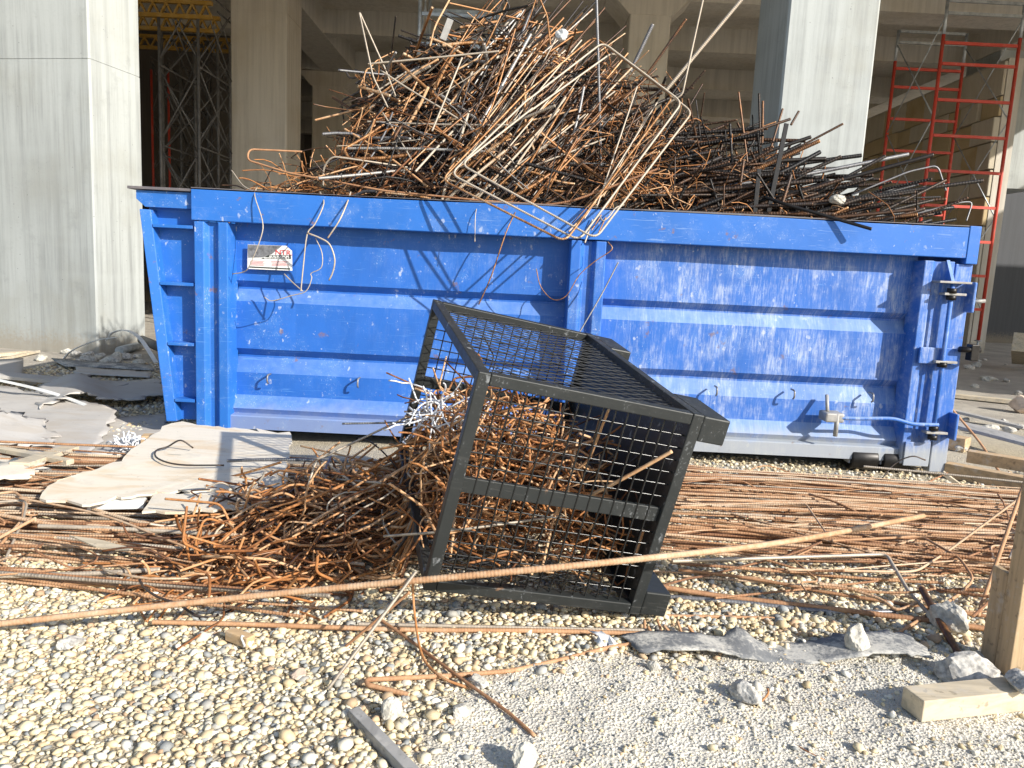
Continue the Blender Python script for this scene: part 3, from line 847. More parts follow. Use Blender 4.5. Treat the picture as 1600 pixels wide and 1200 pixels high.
# tie hooks
for hxp, hyp in ((421, 588), (561, 594), (1118, 607), (1238, 612), (1360, 617)):
    c = atY(hxp, hyp, D0 + .11)
    p = [c + np.array([0, .03, .015]), c + np.array([0, -.05, .015]), c + np.array([0, -.055, -.035]), c + np.array([0, -.03, -.05])]
    rod('tie_hook', bent_path(p, .02, 3), 0.0075, 'rod_grey', parent=SK)
# tail latch: two hinge brackets, vertical shaft, lever
hb = MB()
for yy in (432,):
    c = atY(1487, yy, D0 - .03)
x0, z0 = float(atY(1463, 440, D0 - .05)[0]), float(atY(1463, 440, D0 - .05)[2])
x1 = float(atY(1513, 443, D0 - .05)[0])
MB().box(x0, x1, D0 - .10, D0 + .01, z0 - .008, z0 + .008).build('hinge_shelf', M['grey_metal'], SK, bevel=.003)
def tri_plate(x, z, h, name='hinge_gusset', t=0.012, slant=0.06):
    MB().add([(x - t, D0 + .004, z + h), (x + t, D0 + .004, z + h), (x - t, D0 - .095, z), (x + t, D0 - .095, z), (x - t, D0 + .004, z), (x + t, D0 + .004, z)],
             [(0, 2, 4), (1, 5, 3), (0, 1, 3, 2), (2, 3, 5, 4), (0, 4, 5, 1)]).build(name, M['blue'], SK)
tri_plate((x0 + x1) / 2 - .02, z0 + .0095, .15)
shx, shz = float(atY(1489, 447, D0 - .06)[0]), z0
sh_bot = atY(1468, 690, D0 - .06)
sh = MB().cyl((shx, D0 - .055, shz - .01), (shx, D0 - .055, float(sh_bot[2])), 0.017, 12).build('latch_shaft', M['blue'], SK)
for zz in (shz - .06, shz - .11, 0.86, float(sh_bot[2]) + .10, float(sh_bot[2]) + .03):
    MB().cyl((shx, D0 - .055, zz - .018), (shx, D0 - .055, zz + .018), 0.034, 12).build('shaft_collar', M['iron'], SK)
for zz in (shz - .085, 0.88, float(sh_bot[2]) + .065):
    MB().box(shx - .06, shx + .10, D0 - .075, D0 + .0, zz - .009, zz + .009).build('shaft_bracket', M['grey_metal'], SK, bevel=.003)
MB().box(shx - .16, shx + .14, D0 - .03, D0 - .006, .86, .98).build('latch_band', M['blue'], SK, bevel=.004)
for zz, hh in ((1.36, .22), (.40, .20)):
    MB().prism([(XE - .03, D0 - .09), (XE - .008, D0 - .09), (XE - .008, D0 + .02), (XE - .03, D0 + .02)], zz - hh / 2, zz + hh / 2).build('hinge_lug', M['blue'], SK, bevel=.008)
MB().cyl((XE - .06, D0 - .06, .98), (XE + .09, D0 - .06, .98), .022, 10).build('door_pin', M['iron'], SK)
MB().box(XE + .015, XE + .075, D0 - .085, D0 - .01, .90, 1.02).build('door_catch', M['iron'], SK, bevel=.006)
MB().cyl((XE - .02, D0 - .07, 1.33), (XE + .07, D0 - .07, 1.34), .014, 8).build('hinge_pin', M['grey_metal'], SK)
lv = [atY(1296, 652, D0 - .03), atY(1330, 654, D0 - .06), atY(1396, 654, D0 - .06), atY(1425, 663, D0 - .07), atY(1466, 664, D0 - .07)]
lo_ = rod('latch_lever', bent_path(lv, .05, 4), 0.015, 'blue', parent=SK)
c = atY(1306, 652, D0 - .02)
MB().box(c[0] - .09, c[0] + .05, D0 - .06, D0 + .09, c[2] - .035, c[2] + .035).build('lever_block', M['grey_metal'], SK, bevel=.012)
MB().cyl((c[0] + .0, D0 - .045, c[2] + .03), (c[0] + .0, D0 - .045, c[2] - .14), .018, 8).build('lever_pin', M['grey_metal'], SK)
MB().cyl((c[0] - .04, D0 + .09, c[2] + .15), (c[0] - .05, D0 + .02, c[2] + .03), .014, 8).build('lever_tie', M['grey_metal'], SK)
# rollers under the tail and skids
for xc in (2.72, 2.96):
    w = MB().cyl((xc - .10, D0 + .10, .092), (xc + .10, D0 + .10, .092), .088, 20).build('roller', M['iron'], SK, bevel=.008)
    MB().box(xc - .115, xc - .104, D0 + .05, D0 + .15, .06, .094).build('roller_bracket', M['blue'], w)
for yy in (D0 + .75, D0 + 1.6):
    MB().box(-2.5, 2.5, yy - .06, yy + .06, .01, .118).build('skid', M['blue_end'], SK)

# torn notice plate on the left bay
SG = empty('notice_plate', tuple(atY(421, 400, D0 + .125)), None, None)
SG.parent = SK; SG.matrix_parent_inverse = SK.matrix_world.inverted()
SG['label'] = 'torn white notice plate with red and black print'
YP = D0 + .108
def pp(x, y): v = atY(x, y, YP); return (float(v[0]), float(v[2]))
def plate(poly, y, t, name, mt, parent):
    n = len(poly)
    vs_ = [(x, y, z) for x, z in poly] + [(x, y + t, z) for x, z in poly]
    return MB().add(vs_, [tuple(range(n)), tuple(reversed(range(n, 2 * n)))] + [(i, n + i, n + (i + 1) % n, (i + 1) % n) for i in range(n)]).build(name, mt, parent)
M['sign_white'] = plain('sign_white', (0.74, 0.74, 0.72), 0.5, 0, 0.12)
M['sign_metal'] = plain('sign_bare', (0.22, 0.22, 0.23), 0.45, 0.4, 0.5, 30)
M['sign_black'] = plain('sign_black', (0.03, 0.035, 0.03), 0.5, 0, 0.2)
M['sign_red'] = plain('sign_red', (0.60, 0.05, 0.05), 0.5, 0, 0.15)
M['sign_pink'] = plain('sign_faded_red', (0.55, 0.22, 0.22), 0.5, 0, 0.2)
def pl(pts): return [pp(*q) for q in pts]
plate(pl([(387, 382), (447, 384), (456, 392), (456.5, 423), (386.5, 420)]), YP, .006, 'backing', M['sign_white'], SG)
plate(pl([(387.5, 382.5), (441, 384), (425, 397), (411, 402), (388, 402.5)]), YP - .0025, .002, 'torn_patch', M['sign_metal'], SG)
plate(pl([(420, 398.6), (454.6, 398.6), (454.8, 404.4), (408, 404.2), (412, 402.6)]), YP - .0045, .002, 'black_band', M['sign_black'], SG)
plate(pl([(389.5, 416), (453.5, 419.2), (453.5, 421.2), (389.5, 418)]), YP - .0025, .002, 'bottom_line', M['sign_black'], SG)
def text(s, x, y, size, mt, dy, parent, sx=1.0):
    cu = bpy.data.curves.new('lettering', 'FONT'); cu.body = s; cu.size = size; cu.extrude = .0006; cu.align_x = 'LEFT'
    o = bpy.data.objects.new('lettering', cu); COL.objects.link(o)
    a, b = pp(x, y)
    o.matrix_world = Matrix.Translation((a, YP - dy, b)) @ Matrix.Rotation(math.radians(90), 4, 'X') @ Matrix.Diagonal((sx, 1, 1, 1))
    dg = bpy.context.evaluated_depsgraph_get()
    me = bpy.data.meshes.new_from_object(o.evaluated_get(dg)); mw = o.matrix_world.copy()
    bpy.data.objects.remove(o); me.transform(mw); me.materials.clear()
    return link('lettering', me, mt, parent)
text('NTR.', 430, 397.6, .052, M['sign_red'], .0035, SG, 1.15)
for row, (xs0, yy, hh) in enumerate(((421, 399.6, 1.5), (413, 402.2, 1.6))):     # white print too small to read, as word-long dashes
    x = xs0
    while x < 452:
        w = rng.uniform(1.5, 6)
        plate(pl([(x, yy), (min(x + w, 453), yy + .02), (min(x + w, 453), yy + hh), (x, yy + hh)]), YP - .0055, .0008, 'print_line', M['sign_white'], SG)
        x += w + rng.uniform(.7, 1.6)
for k in range(4):
    for x0, x1 in ((390, 418), (424, 453)):
        yy = 407 + k * 2.1 + (x0 - 390) * .03
        plate(pl([(x0 + rng.uniform(0, 3), yy), (x1 - rng.uniform(0, 6), yy + .6), (x1 - 6, yy + 1.5), (x0, yy + .9)]), YP - .0025, .002, 'print_line', M['sign_pink'], SG)

# ================================================================== scrap heap in the skip
SIL = [(300, 300), (350, 296), (450, 282), (520, 266), (548, 235), (562, 165), (580, 108), (640, 72), (690, 52), (735, 22), (775, -2), (820, 22), (870, 58), (905, 72), (960, 96), (1020, 128),
       (1070, 182), (1150, 205), (1225, 248), (1290, 296), (1390, 324), (1470, 338), (1530, 352)]
_sx = np.array([atY(x, y, 6.65)[0] for x, y in SIL]); _sz = np.array([atY(x, y, 6.65)[2] for x, y in SIL])
YC = 6.75
def heap_top(x): return np.interp(x, _sx, _sz)
def heap_z(x, y):
    zt = heap_top(x)
    rim = 1.83
    u = (y - 5.83) / (YC - 5.83) if y < YC else (7.95 - y) / (7.95 - YC)
    u = min(max(u, 0), 1)
    return rim + (zt - rim) * (u ** 0.8)
def keep_in(p):
    """bars lower than the rim stay inside the skip's walls"""
    low = p[:, 2] < 1.90
    p[low, 1] = np.clip(p[low, 1], 5.955, 7.94)
    p[low, 0] = np.clip(p[low, 0], -2.3, 3.2)
    p[:, 2] = np.maximum(p[:, 2], 0.3)
    return p
def tangent_dir(x, y, bias=None, k=0.0, flat=1.0):
    e = 0.05
    gx_ = (heap_z(x + e, y) - heap_z(x - e, y)) / (2 * e); gy_ = (heap_z(x, y + e) - heap_z(x, y - e)) / (2 * e)
    n = unit(np.array([-gx_, -gy_, 1.0]))
    d = rng.normal(size=3)
    d = d - n * (d @ n) * flat
    d = unit(d)
    if bias is not None:
        d = unit(d * (1 - k) + np.asarray(bias) * k * (1 if d @ bias > 0 else -1))
    return d

ZONES = ('low tangle', 'mound', 'curls', 'thick')
GROUPS = {'left': ('rod in the skip\'s left tangle', 'thin bent rods at the left end of the skip'),
          'mound': ('bar on the tall middle mound', 'bars across the tall mound in the skip'),
          'bundle': ('bar in the heap\'s slanting bundle', 'bars in the steep slanting bundle on the heap'),
          'curl': ('rod right of the heap peak', 'thin curled rods right of the heap peak'),
          'thick': ('bar in the heap\'s right part', 'thick dark bars in the right part of the heap')}
def heap_rod(x, surf):
    """returns zone, path, radius, material, tone, rib"""
    y = 5.9 + (7.75 - 5.9) * rng.random() ** (1.6 if surf else 1.1)
    if surf: y = min(y, 7.1)
    zs = heap_z(x, y)
    dep = rng.uniform(-0.02, 0.05) if surf else rng.uniform(0.03, 0.40)
    z = max(zs - dep, 1.0)
    c = np.array([x, y, z])
    if x < -1.25:
        p = curly(c, tangent_dir(x, y, (1, 0, -.05), 0.35), rng.uniform(.35, 1.1), 13, .12, .16)
        return 'left', p, rng.uniform(.0032, .0055), 'rod_orange' if rng.random() < .6 else 'rod_mixed', rng.uniform(.35, .85), 0
    if x < 0.62:
        u = rng.random()
        inb = -0.32 < x < 0.55
        if inb and u < 0.36:
            b = unit(np.array([0.62, 0.42, 0.80]))
            c2 = c + np.array([0, 0, 0.0])
            p = straight(c2, unit(b + rng.normal(size=3) * .10), rng.uniform(.6, 1.5), 5, .012)
            return 'bundle', p, rng.uniform(.0055, .0098), rng.choice(['rod_mixed', 'rod_dark', 'rod_pale', 'rod_grey'], p=[.55, .25, .12, .08]), rng.uniform(.1, .9), .5
        L = rng.uniform(.3, 1.15)
        d = tangent_dir(x, y, (0.95, -.15, .25), 0.25, .75)
        if u < .8: p = straight(c, d, L, 5, .03)
        elif u < .9: p = hooked(c, d, L, rng.uniform(.8, 2.2))
        else: p = curly(c, d, L, 9, .2, .12)
        return 'mound', p, rng.choice([.0045, .006, .0075, .009, .012, .0145], p=[.18, .24, .24, .17, .11, .06]), rng.choice(['rod_mixed', 'rod_dark', 'rod_pale', 'rod_grey', 'rod_orange'], p=[.50, .24, .08, .08, .10]), rng.uniform(.05, .95), .6
    if x < 1.35:
        u = rng.random()
        if u < .72:
            p = curly(c, tangent_dir(x, y, None, 0, .5), rng.uniform(.3, .9), 14, .12, .22) if rng.random() < .6 else kinked(c, tangent_dir(x, y, None, 0, .5), rng.uniform(.3, .9))
            return 'curl', p, rng.uniform(.0026, .0045), 'rod_orange' if rng.random() < .75 else 'rod_mixed', rng.uniform(.3, .9), 0
        p = straight(c, tangent_dir(x, y, (.8, -.1, .55), .5, .6), rng.uniform(.4, 1.1), 4, .01)
        return 'thick', p, rng.uniform(.007, .013), 'rod_dark', rng.uniform(.2, .8), 1
    u = rng.random()
    if u < .66:
        d = tangent_dir(x, y, (.94, -.12, .26), .72, .6)
        L = rng.uniform(.4, 1.3)
        p = straight(c - d * .1, d, L, 4, .012)
        r = rng.choice([.008, .010, .013, .015, .017])
    elif u < .80:
        d = unit(np.array([rng.normal() * .35, rng.normal() * .3, 1.0]))
        L = rng.uniform(.3, .7); r = rng.choice([.006, .008, .010])
        p = straight(c + d * .02, d, L, 3, .01)
    else:
        p = curly(c, tangent_dir(x, y, None, 0, .5), rng.uniform(.3, .8), 9, .25, .15)
        return 'curl' if x < 1.6 else 'thick', p, rng.uniform(.003, .005), 'rod_orange', rng.uniform(.3, .8), 0
    if x > 2.5: p[:, 2] = np.minimum(p[:, 2], 2.3)
    return 'thick', p, r, 'rod_dark' if rng.random() < .86 else 'rod_mixed', rng.uniform(.0, .75), 1

def heap_x():
    while True:
        x = rng.uniform(-2.2, 3.05)
        if rng.random() < 0.25 + 0.75 * (heap_top(x) - 1.8) / 1.5: return x
mass = {}
for k in range(1750):
    zone, p, r, mt, tone, rib = heap_rod(heap_x(), False)
    mass.setdefault(mt, Rods()).add(keep_in(p), r, tone, rib, 6 if r > .005 else 4)
for k in range(210):
    zone, p, r, mt, tone, rib = heap_rod(heap_x(), True)
    mass.setdefault(mt, Rods()).add(keep_in(p), r, tone, rib, 6 if r > .005 else 4)
SCRAP = empty('rebar_scrap', (0.3, 6.8, 0.2), 'dense jumble of scrap rods filling the blue skip beneath the loose bars', 'scrap metal', kind='stuff')
for mt, R_ in mass.items():
    o = R_.build('packed_bars', M[mt], SCRAP); o['kind'] = 'stuff'
for k in range(215):
    zone, p, r, mt, tone, rib = heap_rod(heap_x(), True)
    l, g = GROUPS[zone]
    p = keep_in(p); zf = (p[:, 2].mean() - 1.85) / max(.15, heap_top(x_ := p[:, 0].mean()) - 1.85)
    hgt_ = 'near the rim' if zf < .33 else ('halfway up' if zf < .7 else 'near the top')
    rod('scrap_bar', p, r, mt, f'{describe(p, r, mt, tone)} {l} {hgt_}', 'rebar', g, tone + .08, rib)

def PX(*pts):
    """(x, y, Y) pixel + depth triples -> points"""
    return [atY(*q) for q in pts]
# large stirrups leaning over the front rim
for k, (dx, dy, dY, mt, lab) in enumerate(((0, 0, 0, 'rod_pale', 'large pale rectangular stirrup leaning over the rim, front one of three'),
                                          (-14, -9, .06, 'rod_mixed', 'large brown rectangular stirrup leaning over the rim, highest of three'),
                                          (16, 15, .03, 'rod_pale', 'large rectangular stirrup leaning over the rim, lowest of three'))):
    q = PX((820 + dx * .4, 160 + dy, 5.82 + dY), (942 + dx, 66 + dy, 6.25 + dY), (1066 + dx, 160 + dy, 5.98 + dY), (905 + dx * 1.6, 376 - dy * .2, 5.22 - dY * 1.5), (704 + dx, 272 - dy, 5.52 + dY * .5), (826 + dx * .4, 154 + dy, 5.83 + dY))
    rod('stirrup', bent_path(q, .07, 5), .0078, mt, lab, 'stirrup', tone=.7 if k != 1 else .85, rib=.6)
SPEC = [  # name, points, radius, material, label, bend radius
    ('hoop_wire', [(606, 168, 6.3), (583, 120, 6.25), (561, 17, 6.3), (602, 108, 6.35), (618, 150, 6.4)], .0058, 'rod_pale', 'pale narrow hoop of wire standing up at the left of the heap', .03, .4, 0),
    ('upright_bar', [(931, -40, 6.25), (935, 100, 6.25), (940, 300, 6.3)], .0095, 'rod_grey', 'long grey ribbed bar standing upright through the heap', .05, .4, 1),
    ('ribbed_bar', [(1168, -12, 6.5), (1040, 142, 6.6)], .0125, 'rod_pale', 'thick pale ribbed bar slanting up past the top edge right of the peak', .05, .75, 1),
    ('ribbed_bar', [(1072, 30, 6.7), (1000, 132, 6.75)], .0105, 'rod_mixed', 'brown ribbed bar slanting up between the two other slanting bars', .05, .55, 1),
    ('ribbed_bar', [(1020, 38, 6.7), (985, 112, 6.75)], .013, 'rod_grey', 'short thick grey ribbed bar standing right of the peak', .05, .4, 1),
    ('hooked_wire', [(1101, -12, 6.3), (1085, 60, 6.3), (1066, 148, 6.28), (1040, 164, 6.3)], .0065, 'rod_pale', 'long pale wire rising to the top edge right of the stirrups', .03, .5, 0),
    ('long_hook_bar', [(472, 237, 6.05), (389, 233, 5.98), (386, 250, 5.95), (450, 270, 5.9), (600, 298, 5.82), (760, 314, 5.8), (850, 320, 5.79)], .0068, 'rod_ground', 'long orange bar bent back at its left end along the rim', .05, .35, 0),
    ('curved_bar', [(835, 322, 5.80), (890, 316, 5.76), (960, 290, 5.8), (1030, 263, 5.9)], .0075, 'rod_ground', 'rust brown bar curving up to the right along the rim', .12, .2, 1),
    ('arched_wire', [(505, 290, 6.0), (505, 262, 5.98), (518, 244, 5.95), (575, 252, 6.0), (640, 262, 6.15)], .0062, 'rod_pale', 'pale wire arched over the low tangle left of the mound', .05, .5, 0),
    ('rim_bar', [(1195, 308, 5.95), (1230, 320, 5.80), (1362, 358, 5.58)], .0115, 'rod_dark', 'dark smooth bar poking out over the front rim', .04, .2, 0),
    ('long_thick_bar', [(1130, 330, 6.2), (1300, 285, 6.1), (1458, 242, 6.0)], .0145, 'rod_dark', 'thick black bar reaching highest at the right end of the heap', .3, .3, 0),
    ('long_thick_bar', [(1180, 345, 6.3), (1320, 312, 6.1), (1536, 282, 6.05)], .0135, 'rod_dark', 'thick black ribbed bar reaching furthest over the right end', .3, .25, 1),
    ('long_thick_bar', [(1200, 350, 6.3), (1320, 325, 6.2), (1478, 311, 6.05)], .011, 'rod_dark', 'thick dark bar low above the right end of the rim', .3, .6, 1),
    ('long_thick_bar', [(1060, 300, 6.3), (1250, 275, 6.4), (1419, 241, 6.5)], .0135, 'rod_grey', 'grey ribbed bar behind the black bars at the right end', .3, .3, 1),
    ('long_thick_bar', [(1150, 330, 6.1), (1300, 318, 6.0), (1430, 300, 5.95)], .0125, 'rod_dark', 'dark bar end lying between the long black bars', .3, .5, 1),
    ('long_thick_bar', [(1180, 350, 6.0), (1330, 338, 5.9), (1430, 327, 5.85)], .0115, 'rod_dark', 'lowest dark bar lying along the rim near the right end', .3, .7, 0),
    ('hook_rod', [(1330, 305, 6.3), (1420, 268, 6.3), (1465, 258, 6.3), (1478, 298, 6.3)], .006, 'rod_grey', 'grey rod with its end hooked down above the right rim', .05, .4, 0),
    ('hook_rod', [(1390, 345, 6.1), (1500, 316, 6.05), (1520, 315, 6.05), (1510, 345, 6.02)], .005, 'rod_grey', 'thin grey rod hooked down at the far right rim', .04, .5, 0),
    ('ribbed_bar', [(1228, 280, 6.05), (1236, 273, 6.0), (1216, 338, 5.95)], .0125, 'rod_mixed', 'rusty ribbed stub standing beside the flat steel bars', .01, .5, 1),
    ('ribbed_bar', [(1157, 212, 6.4), (1235, 186, 6.45)], .0095, 'rod_mixed', 'ribbed bar sticking out against the pale column', .02, .4, 1),
    ('upright_stub', [(1154, 144, 6.5), (1168, 255, 6.4)], .0072, 'rod_mixed', 'tall thin orange tipped stub standing right of the curls', .02, .6, 0),
    ('upright_stub', [(1186, 146, 6.6), (1188, 230, 6.55)], .0075, 'rod_dark', 'dark stub standing upright in front of the grey column face', .02, .5, 1),
    ('upright_stub', [(1192, 158, 6.55), (1191, 225, 6.5)], .0085, 'rod_mixed', 'brown ribbed stub close beside the dark upright stub', .02, .6, 1),
    ('upright_stub', [(1223, 170, 6.6), (1205, 230, 6.5)], .0075, 'rod_mixed', 'brown stub leaning right in front of the pale column', .02, .5, 0),
    ('upright_stub', [(1248, 174, 6.6), (1236, 195, 6.55)], .0085, 'rod_mixed', 'short ribbed tip in front of the pale column', .02, .4, 1),
    ('bar_stub', [(1175, 245, 6.4), (1267, 214, 6.4)], .0125, 'rod_dark', 'dark bar with pale end pointing right over the column', .02, .3, 0),
    ('bar_stub', [(1190, 256, 6.3), (1252, 226, 6.3)], .0135, 'rod_dark', 'dark bar just below the one with the pale end', .02, .35, 1),
    ('bar_stub', [(1200, 252, 6.3), (1290, 248, 6.3)], .0145, 'rod_dark', 'level dark bar with a cut orange end in front of the column foot', .02, .3, 0),
    ('bar_stub', [(1150, 335, 6.0), (1162, 250, 6.1)], .010, 'rod_mixed', 'ribbed bar slanting up beside the flat steel bars', .02, .5, 1),
    ('cross_bar', [(595, 110, 6.3), (640, 140, 6.2), (700, 175, 6.15), (760, 215, 6.1)], .006, 'rod_pale', 'pale bar running down across the left face of the mound', .1, .6, 0),
    ('cross_bar', [(575, 100, 6.35), (660, 92, 6.3), (780, 80, 6.3)], .007, 'rod_pale', 'pale wire lying level over the left shoulder of the heap', .1, .7, 0),
    ('cross_bar', [(722, 90, 6.15), (675, 205, 6.0)], .0062, 'rod_pale', 'short pale bar standing steeply on the left face of the mound', .02, .5, 0),
    ('cross_bar', [(560, 135, 6.4), (610, 150, 6.3)], .012, 'rod_mixed', 'thick rusty bar end sticking out at the left of the mound', .02, .95, 0),
    ('cross_bar', [(805, 45, 6.3), (770, 165, 6.1), (740, 225, 6.0), (700, 250, 5.95)], .0066, 'rod_mixed', 'bent brown bar running down the middle of the mound', .08, .8, 0),
    ('curl_wire', [(702, 0, 6.5), (680, 40, 6.45), (672, 72, 6.4)], .0065, 'rod_orange', 'orange wire arching up beside the grey scaffold', .05, .95, 0),
    ('top_wire', [(836, -20, 6.5), (855, 25, 6.5), (860, 70, 6.45)], .006, 'rod_mixed', 'bent wire standing on the peak of the heap', .03, .8, 0),
    ('top_wire', [(840, -10, 6.5), (822, 45, 6.5)], .005, 'rod_mixed', 'thin wire leaning on the peak of the heap', .03, .8, 0),
]
for nm, pts, r, mt, lab, br, tone, rib in SPEC:
    r *= 1.18
    rod(nm, bent_path(PX(*pts), br, 4) if len(pts) > 2 else np.linspace(*PX(*pts), 4), r, mt, lab, 'rebar', None, tone, rib)
# parallel long bars on the steep bundle face
for k in range(26):
    t = rng.uniform(-1, 1)
    x0_, y0_ = 760 + t * 85 + rng.normal() * 12, 268 + abs(t) * 8 + rng.normal() * 16
    L = rng.uniform(140, 270)
    a = math.radians(52 + rng.normal() * 5)
    Ya = 5.95 + rng.uniform(0, .12)
    p = np.linspace(atY(x0_, y0_, Ya), atY(x0_ + L * math.cos(a), y0_ - L * math.sin(a), Ya + L * .0017), 4)
    r, mt, tone = rng.uniform(.0045, .008), rng.choice(['rod_mixed', 'rod_mixed', 'rod_pale', 'rod_dark']), rng.uniform(.3, 1.0)
    side_ = 'left' if x0_ < 730 else ('right' if x0_ > 800 else 'middle')
    rod('slanting_bar', p, r, mt, f'{"long" if L > 205 else "short"} {describe(p, r, mt, tone)} bar at the {side_} of the slanting bundle', 'rebar', 'bars in the steep slanting bundle on the heap', tone, .4)
# bars from the stirrups down over the rim (right of the bundle)
for k in range(9):
    xa = 1030 + rng.normal() * 22; ya = 175 + rng.normal() * 18
    xb = 915 + rng.normal() * 22; yb = 362 + rng.normal() * 14
    f_ = rng.uniform(.6, 1.0)
    pa, pb = atY(xa, ya, 6.15), atY(xb, yb, 5.62)
    if f_ < .8: pb = atY(xa + (xb - xa) * .72, ya + (yb - ya) * .72, 5.80)
    rod('leaning_bar', np.linspace(pa, pb, 4), rng.uniform(.0042, .0062), 'rod_pale' if k % 2 else 'rod_mixed',
        'thin bar leaning down over the rim above the middle post', 'rebar', 'thin bars leaning over the rim above the middle post', rng.uniform(.5, .95), .3)
# black rods fanning out at the left shoulder
for k in range(13):
    xa, ya = 556 + rng.normal() * 10, 150 + k * 8.5 + rng.normal() * 4
    rod('shoulder_bar', np.linspace(atY(xa, ya + 14, 6.5), atY(xa + rng.uniform(90, 190), ya - rng.uniform(5, 45), 6.55), 3), rng.uniform(.005, .0125), 'rod_dark' if k % 3 else 'rod_mixed',
        'dark bar sticking out at the left shoulder of the mound', 'rebar', 'dark bars sticking out at the left shoulder', rng.uniform(.1, .6), .8)
# flat steel bars
for nm, a, b, w, lab in (('flat_bar', (1229, 193, 6.0), (1199, 340, 5.95), .034, 'taller flat brown steel bar standing upright near the right end of the heap'),
                         ('flat_bar', (1186, 264, 5.95), (1179, 338, 5.92), .032, 'shorter flat brown steel bar standing upright left of the taller one')):
    tag(MB().bar(atY(*a), atY(*b), w, .012, (0, 1, 0)).build(nm, M['rod_dark'], None, bevel=.002), lab, 'flat bar')
# wires hanging in front of the skip
HANG = [
    ([(402, 292, 5.80), (398, 306, 5.68), (410, 345, 5.62), (408, 370, 5.60), (390, 415, 5.62), (380, 425, 5.66), (363, 428, 5.69)], .0042, 'thin tan wire hanging over the rim beside the torn notice', 'rod_pale', .7),
    ([(548, 300, 5.78), (542, 318, 5.67), (530, 345, 5.60), (512, 372, 5.60)], .0058, 'tan wire hanging over the rim right of the notice', 'rod_pale', .8),
    ([(500, 300, 5.8), (506, 318, 5.67), (492, 350, 5.62), (480, 366, 5.60), (474, 415, 5.58), (470, 455, 5.56)], .005, 'straight tan wire hanging down beside the notice', 'rod_pale', .6),
    ([(480, 364, 5.60), (500, 372, 5.58), (515, 382, 5.57), (523, 405, 5.56), (520, 425, 5.57), (514, 438, 5.58)], .0062, 'curved tan wire tail right of the straight hanging wire', 'rod_pale', .75),
    ([(493, 372, 5.6), (503, 395, 5.58), (502, 418, 5.57), (486, 427, 5.58), (487, 435, 5.57), (478, 455, 5.56), (455, 462, 5.56), (425, 470, 5.57), (413, 464, 5.58)], .0036, 'thin looped wire curling below the notice', 'rod_pale', .65),
    ([(444, 428, 5.6), (458, 442, 5.58), (473, 455, 5.56)], .0048, 'short wire stub knotted at the end of the hanging wire', 'rod_pale', .5),
    ([(975, 320, 5.78), (962, 325, 5.66), (952, 338, 5.62), (942, 345, 5.60), (936, 335, 5.64)], .005, 'small pale hook hanging on the rim right of the middle post', 'rod_pale', .5),
    ([(748, 318, 5.75), (743, 335, 5.66), (742, 378, 5.63)], .003, 'short thin wire hanging on the rim above the left bay', 'rod_pale', .8),
    ([(806, 330, 5.7), (790, 365, 5.62), (768, 430, 5.56), (748, 476, 5.52)], .0048, 'thin wire reaching from the rim down behind the cage', 'rod_mixed', .7),
    ([(950, 378, 5.6), (956, 390, 5.58), (930, 408, 5.58), (905, 430, 5.58), (885, 462, 5.56), (864, 468, 5.57), (845, 448, 5.59), (838, 420, 5.62)], .0036, 'thin brown wire looped in front of the middle post', 'rod_mixed', .8),
    ([(966, 410, 5.55), (940, 460, 5.5), (905, 520, 5.42)], .0055, 'bar slanting down from the middle post towards the cage', 'rod_grey', .5),
    ([(362, 266, 6.0), (380, 290, 5.9), (400, 300, 5.84)], .004, 'short pale wire pointing up at the left end of the heap', 'rod_pale', .6),
]
for pts, r, lab, mt, tone in HANG:
    rod('hanging_wire', smooth_path(PX(*pts), 4), r, mt, lab, 'wire', None, tone, 0)

def rock(name, c, size, material, label, seed, flat=1.0, cat='stone', group=None):
    rg = np.random.default_rng(seed)
    import bmesh
    big = max(size) > .02
    bm = bmesh.new(); bmesh.ops.create_icosphere(bm, subdivisions=4 if cat != 'rubble' else 3, radius=1.0)
    dirs = [unit(rg.normal(size=3)) for _ in range(11)]; offs = rg.uniform(.58, .92, 11)
    ph = rg.uniform(0, 50, 3)
    for v in bm.verts:
        p = np.array(v.co)
        for d, o_ in zip(dirs, offs):
            t = p @ d
            if t > o_: p = p - d * (t - o_) * .93
        q = p + ph
        n = float(vnoise(q[0] * 1.0 + q[2] * .7, q[1] + q[2] * .5, .45, 71)) * .20 + float(vnoise(q[0] + q[2] * .6, q[1] - q[2], .16, 72)) * .11 + float(vnoise(q[0] - q[2], q[1] + q[2] * .8, .06, 73)) * .06
        v.co = p * (1 + n) * np.array(size) * np.array([1, 1, flat])
    me = bpy.data.meshes.new(name); bm.to_mesh(me); bm.free()
    o = link(name, me, M[material]); o.location = tuple(c)
    o.rotation_euler = (0, 0, rg.uniform(0, 6))
    return tag(o, label, cat, group)
rock('foam_chunk', atY(877, 55, 6.25), (.055, .05, .045), 'white', 'white lump of foam on the peak of the heap', 3, cat='debris')
rock('stone', atY(1308, 312, 5.95), (.06, .05, .045), 'rock', 'pale stone lying among the dark bars near the right rim', 4)
tag(MB().bar(atY(692, 62, 6.35), atY(704, 30, 6.35), .05, .012, (0, 1, 0)).build('plastic_flap', M['grey_metal']), 'grey torn plastic flap sticking up at the left of the peak', 'debris')

